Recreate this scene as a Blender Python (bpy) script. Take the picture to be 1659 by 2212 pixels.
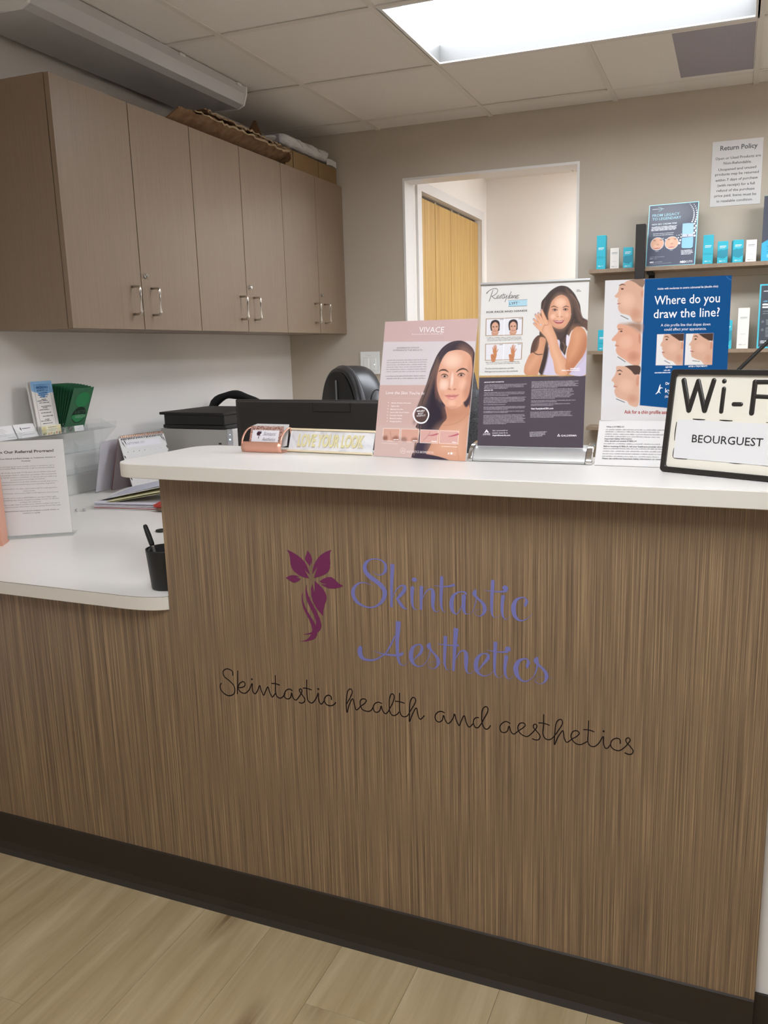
import bpy, bmesh, math, random
import numpy as np
from mathutils import Vector, Matrix

# ---------------------------------------------------------------- clearing
for _o in list(bpy.data.objects): bpy.data.objects.remove(_o)
SC = bpy.context.scene
COL = SC.collection
PI = math.pi
def R(d): return math.radians(d)

# ---------------------------------------------------------------- camera
cam_d = bpy.data.cameras.new('camera'); cam = bpy.data.objects.new('camera', cam_d); COL.objects.link(cam)
CAM = dict(x=1.1651, y=-1.4019, z=1.3095, yaw=0.3645, pitch=-0.1899, roll=-0.0177, f=1724.73, px=96.03, py=-23.90)
def _cam():
    y, p, r = CAM['yaw'], CAM['pitch'], CAM['roll']
    f = Vector((-math.sin(y)*math.cos(p), math.cos(y)*math.cos(p), math.sin(p)))
    rt = Vector((math.cos(y), math.sin(y), 0)); up = rt.cross(f)
    c, s = math.cos(r), math.sin(r)
    r2 = rt*c + up*s; u2 = up*c - rt*s
    m = Matrix(((r2.x, u2.x, -f.x, CAM['x']), (r2.y, u2.y, -f.y, CAM['y']), (r2.z, u2.z, -f.z, CAM['z']), (0, 0, 0, 1)))
    cam.matrix_world = m
    cam_d.sensor_fit = 'AUTO'; cam_d.sensor_width = 36.0
    cam_d.lens = CAM['f']/2212*36.0
    cam_d.shift_x = -CAM['px']/2212; cam_d.shift_y = CAM['py']/2212
    cam_d.clip_start = 0.02
_cam(); SC.camera = cam

# ---------------------------------------------------------------- world, exposure, view
W_ = bpy.data.worlds.new('world'); SC.world = W_; W_.use_nodes = True
W_.node_tree.nodes['Background'].inputs[0].default_value = (1.0, .93, .85, 1)
W_.node_tree.nodes['Background'].inputs[1].default_value = 0.05
SC.view_settings.view_transform = 'Standard'; SC.view_settings.look = 'None'
SC.view_settings.gamma = 1.0; SC.view_settings.exposure = 0.0
try: SC.view_settings.use_curve_mapping = False
except Exception: pass
SC.cycles.max_bounces = 24; SC.cycles.diffuse_bounces = 8; SC.cycles.transparent_max_bounces = 64

# ---------------------------------------------------------------- lamps of the place and added fill troffers (strengths used by the lamp builders)
LAMP_OFFICE = 13.2     # big troffer over the desk
LAMP_OFFICE2 = 32.0    # its neighbour further right in the office, out of view
LAMP_OFFICE_FILL = 4.0     # unseen fill troffer added right of the desk to brighten the left wall
LAMP_LOBBY = 23.6      # troffer above the visitor
LAMP_LOBBY_FILL = 4.0      # two unseen troffers added as fill light from the lobby
LAMP_HALL = 20.0       # panel in the hallway behind
LAMP_COL = (.95, 1.0, 1.07)

# ---------------------------------------------------------------- materials
def lin(c):
    if isinstance(c, str):
        c = [int(c[i:i+2], 16)/255 for i in (0, 2, 4)]
    return tuple((v/12.92 if v <= .04045 else ((v+.055)/1.055)**2.4) for v in c[:3])
MATS = {}
def mat(name, col='808080', rough=.5, metal=0, spec=.5, **k):
    key = name
    if key in MATS: return MATS[key]
    m = bpy.data.materials.new(name); m.use_nodes = True
    b = m.node_tree.nodes['Principled BSDF']
    b.inputs['Base Color'].default_value = (*lin(col), 1)
    b.inputs['Roughness'].default_value = rough; b.inputs['Metallic'].default_value = metal
    b.inputs['Specular IOR Level'].default_value = spec
    for a, v in k.items():
        b.inputs[a.replace('_', ' ')].default_value = v
    MATS[key] = m; return m
def nodes(m): return m.node_tree.nodes, m.node_tree.links, m.node_tree.nodes['Principled BSDF']
def ramp(N, stops):
    r = N.new('ShaderNodeValToRGB'); e = r.color_ramp.elements
    while len(e) < len(stops): e.new(.5)
    for i, (p, c) in enumerate(stops):
        e[i].position = p; e[i].color = (*lin(c), 1)
    return r
def coords(N, L, scale, loc=(0, 0, 0), kind='Object'):
    tc = N.new('ShaderNodeTexCoord'); mp = N.new('ShaderNodeMapping')
    mp.inputs['Scale'].default_value = scale; mp.inputs['Location'].default_value = loc
    L.new(tc.outputs[kind], mp.inputs['Vector']); return mp.outputs['Vector']
def noise(N, L, vec, scale=1, detail=3, rough=.5, dist=0):
    n = N.new('ShaderNodeTexNoise'); n.inputs['Scale'].default_value = scale; n.inputs['Detail'].default_value = detail
    n.inputs['Roughness'].default_value = rough; n.inputs['Distortion'].default_value = dist
    L.new(vec, n.inputs['Vector']); return n.outputs['Fac']
def mix(N, L, a, b, fac, mode='MIX'):
    x = N.new('ShaderNodeMix'); x.data_type = 'RGBA'; x.blend_type = mode
    if isinstance(fac, (int, float)): x.inputs['Factor'].default_value = fac
    else: L.new(fac, x.inputs['Factor'])
    for s, v in ((6, a), (7, b)):
        if isinstance(v, str): x.inputs[s].default_value = (*lin(v), 1)
        else: L.new(v, x.inputs[s])
    return x.outputs[2]
def bump(N, L, b, h, strength=.2, dist=.001):
    n = N.new('ShaderNodeBump'); n.inputs['Strength'].default_value = strength; n.inputs['Distance'].default_value = dist
    L.new(h, n.inputs['Height']); L.new(n.outputs['Normal'], b.inputs['Normal'])

def streak_mat(name, stops, sx, sz, rough, stops2=None, amp=.5, bs=.1, spec=.4):
    """laminate with fine vertical streaks (sx cycles per metre across, sz along)"""
    m = mat(name, '808080', rough, spec=spec); N, L, b = nodes(m)
    v1 = coords(N, L, (sx, sx, sz)); n1 = noise(N, L, v1, 1, 4, .65)
    v2 = coords(N, L, (sx*.22, sx*.22, sz*.3), (3, 1, 2)); n2 = noise(N, L, v2, 1, 2, .5)
    r1 = ramp(N, stops); L.new(n1, r1.inputs[0])
    r2 = ramp(N, stops2 or stops); L.new(n2, r2.inputs[0])
    c = mix(N, L, r1.outputs[0], r2.outputs[0], amp)
    L.new(c, b.inputs['Base Color']); bump(N, L, b, n1, bs, .0004)
    return m
M_DESK = streak_mat('desk_laminate', [(.36, '443425'), (.44, '6d5843'), (.53, '846c53'), (.62, 'b29670')], 560, 3.0, .36,
                    [(.3, '665340'), (.5, '7a634d'), (.7, '8c7456')], .42, .12, .6)
M_CAB = streak_mat('cabinet_laminate', [(.3, '776553'), (.5, '82705d'), (.7, '8d7a66')], 700, 9, .42, [(.3, '7b6957'), (.7, '877461')], .5, .05)
M_SHELF = streak_mat('shelf_laminate', [(.3, '7a6857'), (.5, '8d7965'), (.7, '9c8873')], 60, 60, .45, None, .5, .05)
M_TOP = mat('white_laminate', 'dfdbd6', .33)
M_EDGE = mat('counter_edge_band', 'd6d0c6', .4)
M_PLINTH = mat('rubber_base', '261e16', .5)
def plaster(name, col, var=.03, bsc=.15):
    m = mat(name, col, .75, spec=.25); N, L, b = nodes(m)
    v = coords(N, L, (1, 1, 1)); n = noise(N, L, v, 160, 4, .6)
    n2 = noise(N, L, v, 2.2, 2, .5)
    c = np.array(lin(col)); 
    a = ramp(N, [(.3, '000000'), (.7, 'ffffff')]); L.new(n2, a.inputs[0])
    a.color_ramp.elements[0].color = (*(c*(1-var)), 1); a.color_ramp.elements[1].color = (*np.minimum(c*(1+var), 1), 1)
    L.new(a.outputs[0], b.inputs['Base Color']); bump(N, L, b, n, bsc, .001); return m
M_TAUPE = plaster('taupe_paint', 'bbb0a1')
M_WHITEWALL = plaster('white_paint', 'dedad6')
M_HALLWALL = plaster('hall_paint', 'ebe6e0')
M_TRIM = mat('white_trim', 'dcd9d6', .4)
M_TILE = None
def tile_mat():
    m = mat('ceiling_tile', 'cbc5bb', .9, spec=.1); N, L, b = nodes(m)
    v = coords(N, L, (1, 1, 1)); n = noise(N, L, v, 420, 3, .7); r = ramp(N, [(.35, 'd3cec8'), (.55, 'e6e2dd')]); L.new(n, r.inputs[0])
    L.new(r.outputs[0], b.inputs['Base Color']); bump(N, L, b, n, .3, .002); return m
M_TILE = tile_mat()
M_TEE = mat('ceiling_grid_metal', 'd6d1ca', .5)
M_FIXT = mat('fixture_enamel', 'd8d8d8', .35)
M_DIFF = mat('unlit_diffuser', 'b4b3b4', .3, spec=.5)
def emit(name, col, s):
    m = bpy.data.materials.new(name); m.use_nodes = True; N = m.node_tree.nodes; N.clear()
    e = N.new('ShaderNodeEmission'); o = N.new('ShaderNodeOutputMaterial'); e.inputs[0].default_value = (*col, 1); e.inputs[1].default_value = s
    m.node_tree.links.new(e.outputs[0], o.inputs[0]); return m
M_BLACK = mat('black_plastic', '171514', .5)
M_BLACK2 = mat('dark_plastic', '282422', .6, spec=.35)
M_LEATHER = mat('black_leather', '2c2c2e', .33)
M_CHROME = mat('chrome', 'd8d6d4', .12, 1)
M_NICKEL = mat('brushed_nickel', 'cfc8be', .28, 1)
M_ALU = mat('brushed_aluminium', 'c6c5c3', .35, .55)
M_GOLD = mat('polished_brass', 'fbeccb', .25, .35)
M_ROSE = mat('rose_gold', 'e3ab94', .38, .55)
M_PAPER = mat('white_paper', 'd3d0ce', .6)
M_BOARD = mat('foam_board', 'd5cfca', .6)
M_CARD = None
def cardboard():
    m = mat('corrugated_cardboard', '7a5c42', .85, spec=.15); N, L, b = nodes(m)
    v = coords(N, L, (1, 1, 1)); n = noise(N, L, v, 30, 5, .6); r = ramp(N, [(.3, '684c36'), (.7, '866a50')]); L.new(n, r.inputs[0])
    L.new(r.outputs[0], b.inputs['Base Color']); bump(N, L, b, n, .4, .002); return m
M_CARD = cardboard()
M_KRAFT = mat('torn_paper_edge', '9c8668', .9)
M_TEAL = mat('teal_carton', '35b4c8', .4)
M_WCART = mat('white_carton', 'e6e1da', .45)
def clear(name, tint='fbfcfc', a=.022, rough=.03):
    m = bpy.data.materials.new(name); m.use_nodes = True; N = m.node_tree.nodes; L = m.node_tree.links; N.clear()
    t = N.new('ShaderNodeBsdfTransparent'); g = N.new('ShaderNodeBsdfGlossy'); d = N.new('ShaderNodeBsdfDiffuse'); lw = N.new('ShaderNodeLayerWeight'); lw.inputs[0].default_value = .5; pw = N.new('ShaderNodeMath'); pw.operation = 'POWER'; pw.inputs[1].default_value = 5; L.new(lw.outputs['Facing'], pw.inputs[0]); fr = N.new('ShaderNodeMath'); fr.operation = 'MULTIPLY_ADD'; fr.inputs[1].default_value = .9; fr.inputs[2].default_value = .04; L.new(pw.outputs[0], fr.inputs[0])
    m1 = N.new('ShaderNodeMixShader'); m2 = N.new('ShaderNodeMixShader'); o = N.new('ShaderNodeOutputMaterial')
    t.inputs[0].default_value = (*lin(tint), 1); g.inputs['Roughness'].default_value = rough; d.inputs[0].default_value = (.85, .85, .84, 1)
    m1.inputs[0].default_value = a; L.new(t.outputs[0], m1.inputs[1]); L.new(d.outputs[0], m1.inputs[2])
    L.new(fr.outputs[0], m2.inputs[0]); L.new(m1.outputs[0], m2.inputs[1]); L.new(g.outputs[0], m2.inputs[2]); L.new(m2.outputs[0], o.inputs[0])
    return m
M_CLEAR = clear('clear_acrylic')
M_FROST = clear('plastic_film', 'e8e8ea', .55, .25)
M_CLEARER = clear('thin_clear_acrylic', 'ffffff', .008, .03)
def wood_floor():
    m = mat('vinyl_plank', '8a7860', .5, spec=.35); N, L, b = nodes(m)
    oi = N.new('ShaderNodeObjectInfo'); cx = N.new('ShaderNodeCombineXYZ'); ml = N.new('ShaderNodeMath'); ml.operation = 'MULTIPLY'; ml.inputs[1].default_value = 37
    L.new(oi.outputs['Random'], ml.inputs[0]); L.new(ml.outputs[0], cx.inputs[0]); L.new(ml.outputs[0], cx.inputs[1])
    tc = N.new('ShaderNodeTexCoord'); ad = N.new('ShaderNodeVectorMath'); ad.operation = 'ADD'; L.new(tc.outputs['Object'], ad.inputs[0]); L.new(cx.outputs[0], ad.inputs[1])
    def mp(s):
        q = N.new('ShaderNodeMapping'); q.inputs['Scale'].default_value = s; L.new(ad.outputs[0], q.inputs[0]); return q.outputs[0]
    n1 = noise(N, L, mp((16, 1.6, 1)), 1, 5, .6, .6); n2 = noise(N, L, mp((90, 3.5, 1)), 1, 4, .6, .3); n3 = noise(N, L, mp((5, 1.1, 1)), 1, 3, .5, 1.2)
    r1 = ramp(N, [(.28, '74603f'), (.42, '97825e'), (.56, 'ac9876'), (.72, 'c2af8e')]); L.new(n1, r1.inputs[0])
    r2 = ramp(N, [(.3, '8c7956'), (.7, 'b29f7b')]); L.new(n2, r2.inputs[0])
    r3 = ramp(N, [(.3, '927f5c'), (.7, 'b29f80')]); L.new(n3, r3.inputs[0])
    c = mix(N, L, r1.outputs[0], r2.outputs[0], .32); c = mix(N, L, c, r3.outputs[0], .35)
    # knots
    vo = N.new('ShaderNodeTexVoronoi'); vo.inputs['Scale'].default_value = 1; L.new(mp((4.4, 1.5, 1)), vo.inputs['Vector'])
    rk = ramp(N, [(.0, 'ffffff'), (.05, 'cccccc'), (.17, '000000')]); L.new(vo.outputs['Distance'], rk.inputs[0])
    mk = N.new('ShaderNodeMath'); mk.operation = 'MULTIPLY'; L.new(rk.outputs[0], mk.inputs[0]); rn = ramp(N, [(.34, '222222'), (.55, 'ffffff')]); L.new(n2, rn.inputs[0]); L.new(rn.outputs[0], mk.inputs[1])
    c = mix(N, L, c, '5b4128', mk.outputs[0])
    L.new(c, b.inputs['Base Color']); bump(N, L, b, n2, .15, .0008); return m
M_FLOOR = wood_floor()
def wood_door():
    m = mat('maple_veneer', 'c9a368', .4, spec=.4); N, L, b = nodes(m)
    n = noise(N, L, coords(N, L, (45, 45, 1.6)), 1, 4, .6, .3); r = ramp(N, [(.28, '9f7a3e'), (.45, 'b8924f'), (.7, 'c8a562')]); L.new(n, r.inputs[0])
    L.new(r.outputs[0], b.inputs['Base Color']); return m
M_MAPLE = wood_door()
def attr_mat(name, rough=.4, spec=.4):
    m = mat(name, '808080', rough, spec=spec); N, L, b = nodes(m)
    a = N.new('ShaderNodeAttribute'); a.attribute_name = 'ink'; L.new(a.outputs['Color'], b.inputs['Base Color']); return m
M_INK = attr_mat('printed_ink', .42, .3)
M_INKM = attr_mat('printed_ink_matt', .55, .05)

# ---------------------------------------------------------------- geometry helpers
class MB:
    def __init__(s): s.v = []; s.f = []; s.m = []
    def add(s, vs, fs, mi=0):
        o = len(s.v); s.v += [tuple(map(float, v)) for v in vs]; s.f += [tuple(i+o for i in f) for f in fs]; s.m += [mi]*len(fs); return s
    def box(s, x0, y0, z0, x1, y1, z1, mi=0):
        vs = [(x0,y0,z0),(x1,y0,z0),(x1,y1,z0),(x0,y1,z0),(x0,y0,z1),(x1,y0,z1),(x1,y1,z1),(x0,y1,z1)]
        return s.add(vs, [(0,3,2,1),(4,5,6,7),(0,1,5,4),(1,2,6,5),(2,3,7,6),(3,0,4,7)], mi)
    def lathe(s, prof, n=24, c=(0,0,0), axis='z', mi=0, cap=True):
        vs = []; fs = []
        for r, h in prof:
            for k in range(n):
                a = 2*PI*k/n; p = (r*math.cos(a), r*math.sin(a), h)
                if axis == 'x': p = (h, p[0], p[1])
                if axis == 'y': p = (p[1], h, p[0])
                vs.append((p[0]+c[0], p[1]+c[1], p[2]+c[2]))
        for i in range(len(prof)-1):
            for k in range(n): fs.append((i*n+k, i*n+(k+1)%n, (i+1)*n+(k+1)%n, (i+1)*n+k))
        if cap: fs.append(tuple(range(n-1,-1,-1))); fs.append(tuple(range((len(prof)-1)*n, len(prof)*n)))
        return s.add(vs, fs, mi)
    def prism(s, poly, h0, h1, axis='z', mi=0):
        def P(a, b, h): return (a,b,h) if axis=='z' else ((a,h,b) if axis=='y' else (h,a,b))
        n = len(poly); vs = [P(a,b,h0) for a,b in poly]+[P(a,b,h1) for a,b in poly]
        fs = [tuple(range(n-1,-1,-1)), tuple(range(n, 2*n))]+[(k,(k+1)%n,n+(k+1)%n,n+k) for k in range(n)]
        return s.add(vs, fs, mi)
    def tube(s, pts, r, n=8, mi=0, close=False):
        pts = [Vector(p) for p in pts]; N_ = len(pts); vs = []; fs = []; up = None
        for i, p in enumerate(pts):
            if close: t = (pts[(i+1)%N_]-pts[i-1])
            else: t = pts[min(i+1,N_-1)]-pts[max(i-1,0)]
            t.normalize()
            if up is None: up = Vector((0,0,1)) if abs(t.z) < .9 else Vector((1,0,0))
            a = t.cross(up); 
            if a.length < 1e-6: a = t.cross(Vector((0,1,0)))
            a.normalize(); b = t.cross(a).normalized(); up = -b if False else up
            rr = r[i] if isinstance(r, (list, tuple)) else r
            for k in range(n):
                q = 2*PI*k/n; vs.append(p+a*(rr*math.cos(q))+b*(rr*math.sin(q)))
        M_ = N_ if close else N_-1
        for i in range(M_):
            j = (i+1) % N_
            for k in range(n): fs.append((i*n+k, i*n+(k+1)%n, j*n+(k+1)%n, j*n+k))
        if not close: fs.append(tuple(range(n-1,-1,-1))); fs.append(tuple(range((N_-1)*n, N_*n)))
        return s.add(vs, fs, mi)
    def grid(s, fn, nu, nv, mi=0, thick=0):
        vs = [fn(i/nu, j/nv) for j in range(nv+1) for i in range(nu+1)]
        fs = [(j*(nu+1)+i, j*(nu+1)+i+1, (j+1)*(nu+1)+i+1, (j+1)*(nu+1)+i) for j in range(nv) for i in range(nu)]
        return s.add(vs, fs, mi)
def obj(name, mb, mats, parent=None, bevel=0, smooth=False, seg=2, loc=None, solid=0, sub=0, label=None):
    me = bpy.data.meshes.new(name); me.from_pydata(mb.v, [], mb.f)
    if not isinstance(mats, (list, tuple)): mats = [mats]
    for m in mats: me.materials.append(m)
    if any(mb.m): me.polygons.foreach_set('material_index', mb.m)
    bm = bmesh.new(); bm.from_mesh(me); bmesh.ops.recalc_face_normals(bm, faces=bm.faces) if not solid else None; bm.to_mesh(me); bm.free()
    if smooth: me.polygons.foreach_set('use_smooth', [True]*len(me.polygons))
    o = bpy.data.objects.new(name, me); COL.objects.link(o)
    if parent is not None: o.parent = parent
    if loc: o.location = loc
    if solid: md = o.modifiers.new('thickness', 'SOLIDIFY'); md.thickness = solid; md.offset = 0
    if sub: md = o.modifiers.new('smooth', 'SUBSURF'); md.levels = sub; md.render_levels = sub
    if bevel:
        md = o.modifiers.new('bevel', 'BEVEL'); md.width = bevel; md.segments = seg; md.limit_method = 'ANGLE'; md.angle_limit = R(40)
        if not smooth:
            me.polygons.foreach_set('use_smooth', [True]*len(me.polygons))
            md.harden_normals = True
    me.update()
    if label: o['label'] = label
    return o
def thing(name, label, cat, loc=(0,0,0), rot=(0,0,0), group=None):
    o = bpy.data.objects.new(name, None); COL.objects.link(o); o.empty_display_size = .05
    o.location = loc; o.rotation_euler = rot; o['label'] = label; o['category'] = cat
    if group: o['group'] = group
    return o
def tag(o, label, cat, group=None):
    o['label'] = label; o['category'] = cat
    if group: o['group'] = group
    return o
def struct(name, mb, m, **k):
    o = obj(name, mb, m, **k)
    if k.get('parent') is None: o['kind'] = 'structure'
    return o
def clone(root, loc, rot=None, label=None, group=None):
    r = root.copy(); COL.objects.link(r); r.location = loc
    if rot is not None: r.rotation_euler = rot
    if label: r['label'] = label
    if group: r['group'] = group
    def rec(a, b):
        for ch in list(a.children):
            c = ch.copy(); COL.objects.link(c); c.parent = b; rec(ch, c)
    rec(root, r)
    return r
def rrect(x0, y0, x1, y1, r, n=6, corners=(1,1,1,1)):
    P = []
    for (cx, cy, a0, on, ex, ey) in ((x1-r,y0+r,-90,corners[1],x1,y0),(x1-r,y1-r,0,corners[2],x1,y1),(x0+r,y1-r,90,corners[3],x0,y1),(x0+r,y0+r,180,corners[0],x0,y0)):
        if not on: P.append((ex, ey)); continue
        for k in range(n+1):
            a = R(a0+90*k/n); P.append((cx+r*math.cos(a), cy+r*math.sin(a)))
    return P

# ---------------------------------------------------------------- printing: colour laid down on a fine grid of the sheet itself
INKK = 1.03
def pp(s): return np.array([[float(a) for a in q.split(',')] for q in s.split()])
def catmull(P, closed=True, n=6):
    m = len(P); out = []
    if m < 3: return P
    rng = range(m) if closed else range(m-1)
    for i in rng:
        if closed: a,b,c,d = P[i-1],P[i],P[(i+1)%m],P[(i+2)%m]
        else: a,b,c,d = P[max(i-1,0)],P[i],P[i+1],P[min(i+2,m-1)]
        for k in range(n):
            t = k/n; out.append(.5*((2*b)+(-a+c)*t+(2*a-5*b+4*c-d)*t*t+(-a+3*b-3*c+d)*t**3))
    if not closed: out.append(P[-1])
    return np.array(out)
class Canvas:
    def __init__(s, w, h, base, ppm=1.0, u0=0, v0=0):
        s.w, s.h, s.u0, s.v0 = w, h, u0, v0; s.nx = max(2, int(w*ppm)+1); s.ny = max(2, int(h*ppm)+1); s.px = w/(s.nx-1)
        s.U = np.linspace(0, w, s.nx)+u0; s.V = np.linspace(0, h, s.ny)+v0
        s.a = np.empty((s.ny, s.nx, 3)); s.a[:] = lin(base)
    def _win(s, x0, x1, y0, y1):
        i0, i1 = np.searchsorted(s.U, [x0, x1]); j0, j1 = np.searchsorted(s.V, [y0, y1])
        if i1 <= i0 or j1 <= j0: return None
        X, Y = np.meshgrid(s.U[i0:i1], s.V[j0:j1]); return slice(j0, j1), slice(i0, i1), X, Y
    def _put(s, w, cov, col):
        cov = np.clip(cov, 0, 1)[..., None]; s.a[w[0], w[1]] = s.a[w[0], w[1]]*(1-cov)+np.array(lin(col))*cov
    def poly(s, col, pts, f=.8, a=1.0, smooth=True):
        P = pp(pts) if isinstance(pts, str) else np.array(pts, float)
        P = P[:, :2]
        if smooth: P = catmull(P, True, 5)
        f = max(f, s.px); w = s._win(P[:,0].min()-f, P[:,0].max()+f, P[:,1].min()-f, P[:,1].max()+f)
        if not w: return s
        X, Y = w[2], w[3]; ins = np.zeros(X.shape, bool); d2 = np.full(X.shape, 1e9)
        Q = np.roll(P, -1, 0)
        for (x0, y0), (x1, y1) in zip(P, Q):
            c = ((y0 > Y) != (y1 > Y))
            if y1 != y0: ins ^= c & (X < (x1-x0)*(Y-y0)/(y1-y0)+x0)
            L = (x1-x0)**2+(y1-y0)**2+1e-12; t = np.clip(((X-x0)*(x1-x0)+(Y-y0)*(y1-y0))/L, 0, 1)
            d2 = np.minimum(d2, (X-x0-t*(x1-x0))**2+(Y-y0-t*(y1-y0))**2)
        sd = np.sqrt(d2)*np.where(ins, 1, -1); s._put(w, (.5+sd/f)*a if f <= 2*s.px else np.clip(.5+sd/f, 0, 1)**1.3*a, col); return s
    def line(s, col, pts, wd=1.0, f=.5, a=1.0, smooth=True):
        P = pp(pts) if isinstance(pts, str) else np.array(pts, float)
        if P.shape[1] == 2: P = np.c_[P, np.full(len(P), wd)]
        if smooth: P = catmull(P, False, 5)
        f = max(f, s.px*.8); m = P[:,2].max()/2+f; w = s._win(P[:,0].min()-m, P[:,0].max()+m, P[:,1].min()-m, P[:,1].max()+m)
        if not w: return s
        X, Y = w[2], w[3]; sd = np.full(X.shape, -1e9)
        for (x0, y0, a0), (x1, y1, a1) in zip(P[:-1], P[1:]):
            L = (x1-x0)**2+(y1-y0)**2+1e-12; t = np.clip(((X-x0)*(x1-x0)+(Y-y0)*(y1-y0))/L, 0, 1)
            sd = np.maximum(sd, (a0+t*(a1-a0))/2-np.hypot(X-x0-t*(x1-x0), Y-y0-t*(y1-y0)))
        s._put(w, (.5+sd/f)*a, col); return s
    def blob(s, col, c, rx, ry, a=.5, p=1.0):
        x, y = [float(q) for q in c.split(',')[:2]]; w = s._win(x-rx, x+rx, y-ry, y+ry)
        if w: s._put(w, a*np.clip(1-((w[2]-x)/rx)**2-((w[3]-y)/ry)**2, 0, 1)**p, col)
        return s
    def ell(s, col, c, rx, ry, f=.8, a=1.0):
        x, y = [float(q) for q in c.split(',')[:2]]
        t = np.linspace(0, 2*PI, 25)[:-1]; return s.poly(col, np.c_[x+rx*np.cos(t), y+ry*np.sin(t)], f, a, False)
    def greek(s, col, pts, h, seed=1, a=.6):
        (x0, y0), (x1, y1) = pp(pts)[:2, :2]; rnd = random.Random(seed); L = math.hypot(x1-x0, y1-y0); t = 0
        while t < L:
            wd = min(rnd.uniform(1.6, 6.0)*h, L-t)
            k = t
            while k < t+wd:     # uneven letters inside a word
                k2 = min(k+h*.5, t+wd); hh = h*rnd.uniform(.55, 1.0)
                s.line(col, [(x0+(x1-x0)*k/L, y0+(y1-y0)*k/L+hh/2, hh), (x0+(x1-x0)*k2/L, y0+(y1-y0)*k2/L+hh/2, hh)], f=.3, a=a*rnd.uniform(.55, 1), smooth=False); k = k2+h*.08
            t += wd+h*.75
        return s
    def para(s, col, pts, n, h, seed=1, a=.6, last=.6, jit=.06):
        """n greeked lines between first-line (x0,y0 x1,y1) and last-line (x2,y2) left ends"""
        P = pp(pts)[:, :2]; d = (P[2]-P[0])/max(n-1, 1); rnd = random.Random(seed)
        for i in range(n):
            A = P[0]+d*i; B = P[1]+d*i; k = last if i == n-1 else 1-rnd.uniform(0, jit); B = A+(B-A)*k
            s.greek(col, f'{A[0]},{A[1]} {B[0]},{B[1]}', h, seed*31+i, a)
        return s
    def build(s, name, parent, m=None, y=-.0006, label=None, k=None):
        nx, ny = s.nx, s.ny; me = bpy.data.meshes.new(name)
        X, Z = np.meshgrid(s.U/1000, s.V/1000); co = np.stack([X, np.full_like(X, y), Z], -1).reshape(-1, 3).astype(np.float32)
        ii, jj = np.meshgrid(np.arange(nx-1), np.arange(ny-1)); b0 = (jj*nx+ii).ravel(); q = np.stack([b0, b0+1, b0+nx+1, b0+nx], -1).astype(np.int32)
        me.vertices.add(nx*ny); me.vertices.foreach_set('co', co.ravel()); me.loops.add(q.size); me.loops.foreach_set('vertex_index', q.ravel())
        me.polygons.add(len(q)); me.polygons.foreach_set('loop_start', np.arange(0, q.size, 4, dtype=np.int32)); me.update(calc_edges=True)
        at = me.color_attributes.new('ink', 'FLOAT_COLOR', 'POINT'); c = np.ones((nx*ny, 4), np.float32); c[:, :3] = np.clip(s.a.reshape(-1, 3)*(k or INKK), 0, .9); at.data.foreach_set('color', c.ravel())
        me.materials.append(m or M_INK); o = bpy.data.objects.new(name, me); COL.objects.link(o); o.parent = parent
        if label: o['label'] = label
        return o
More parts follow.
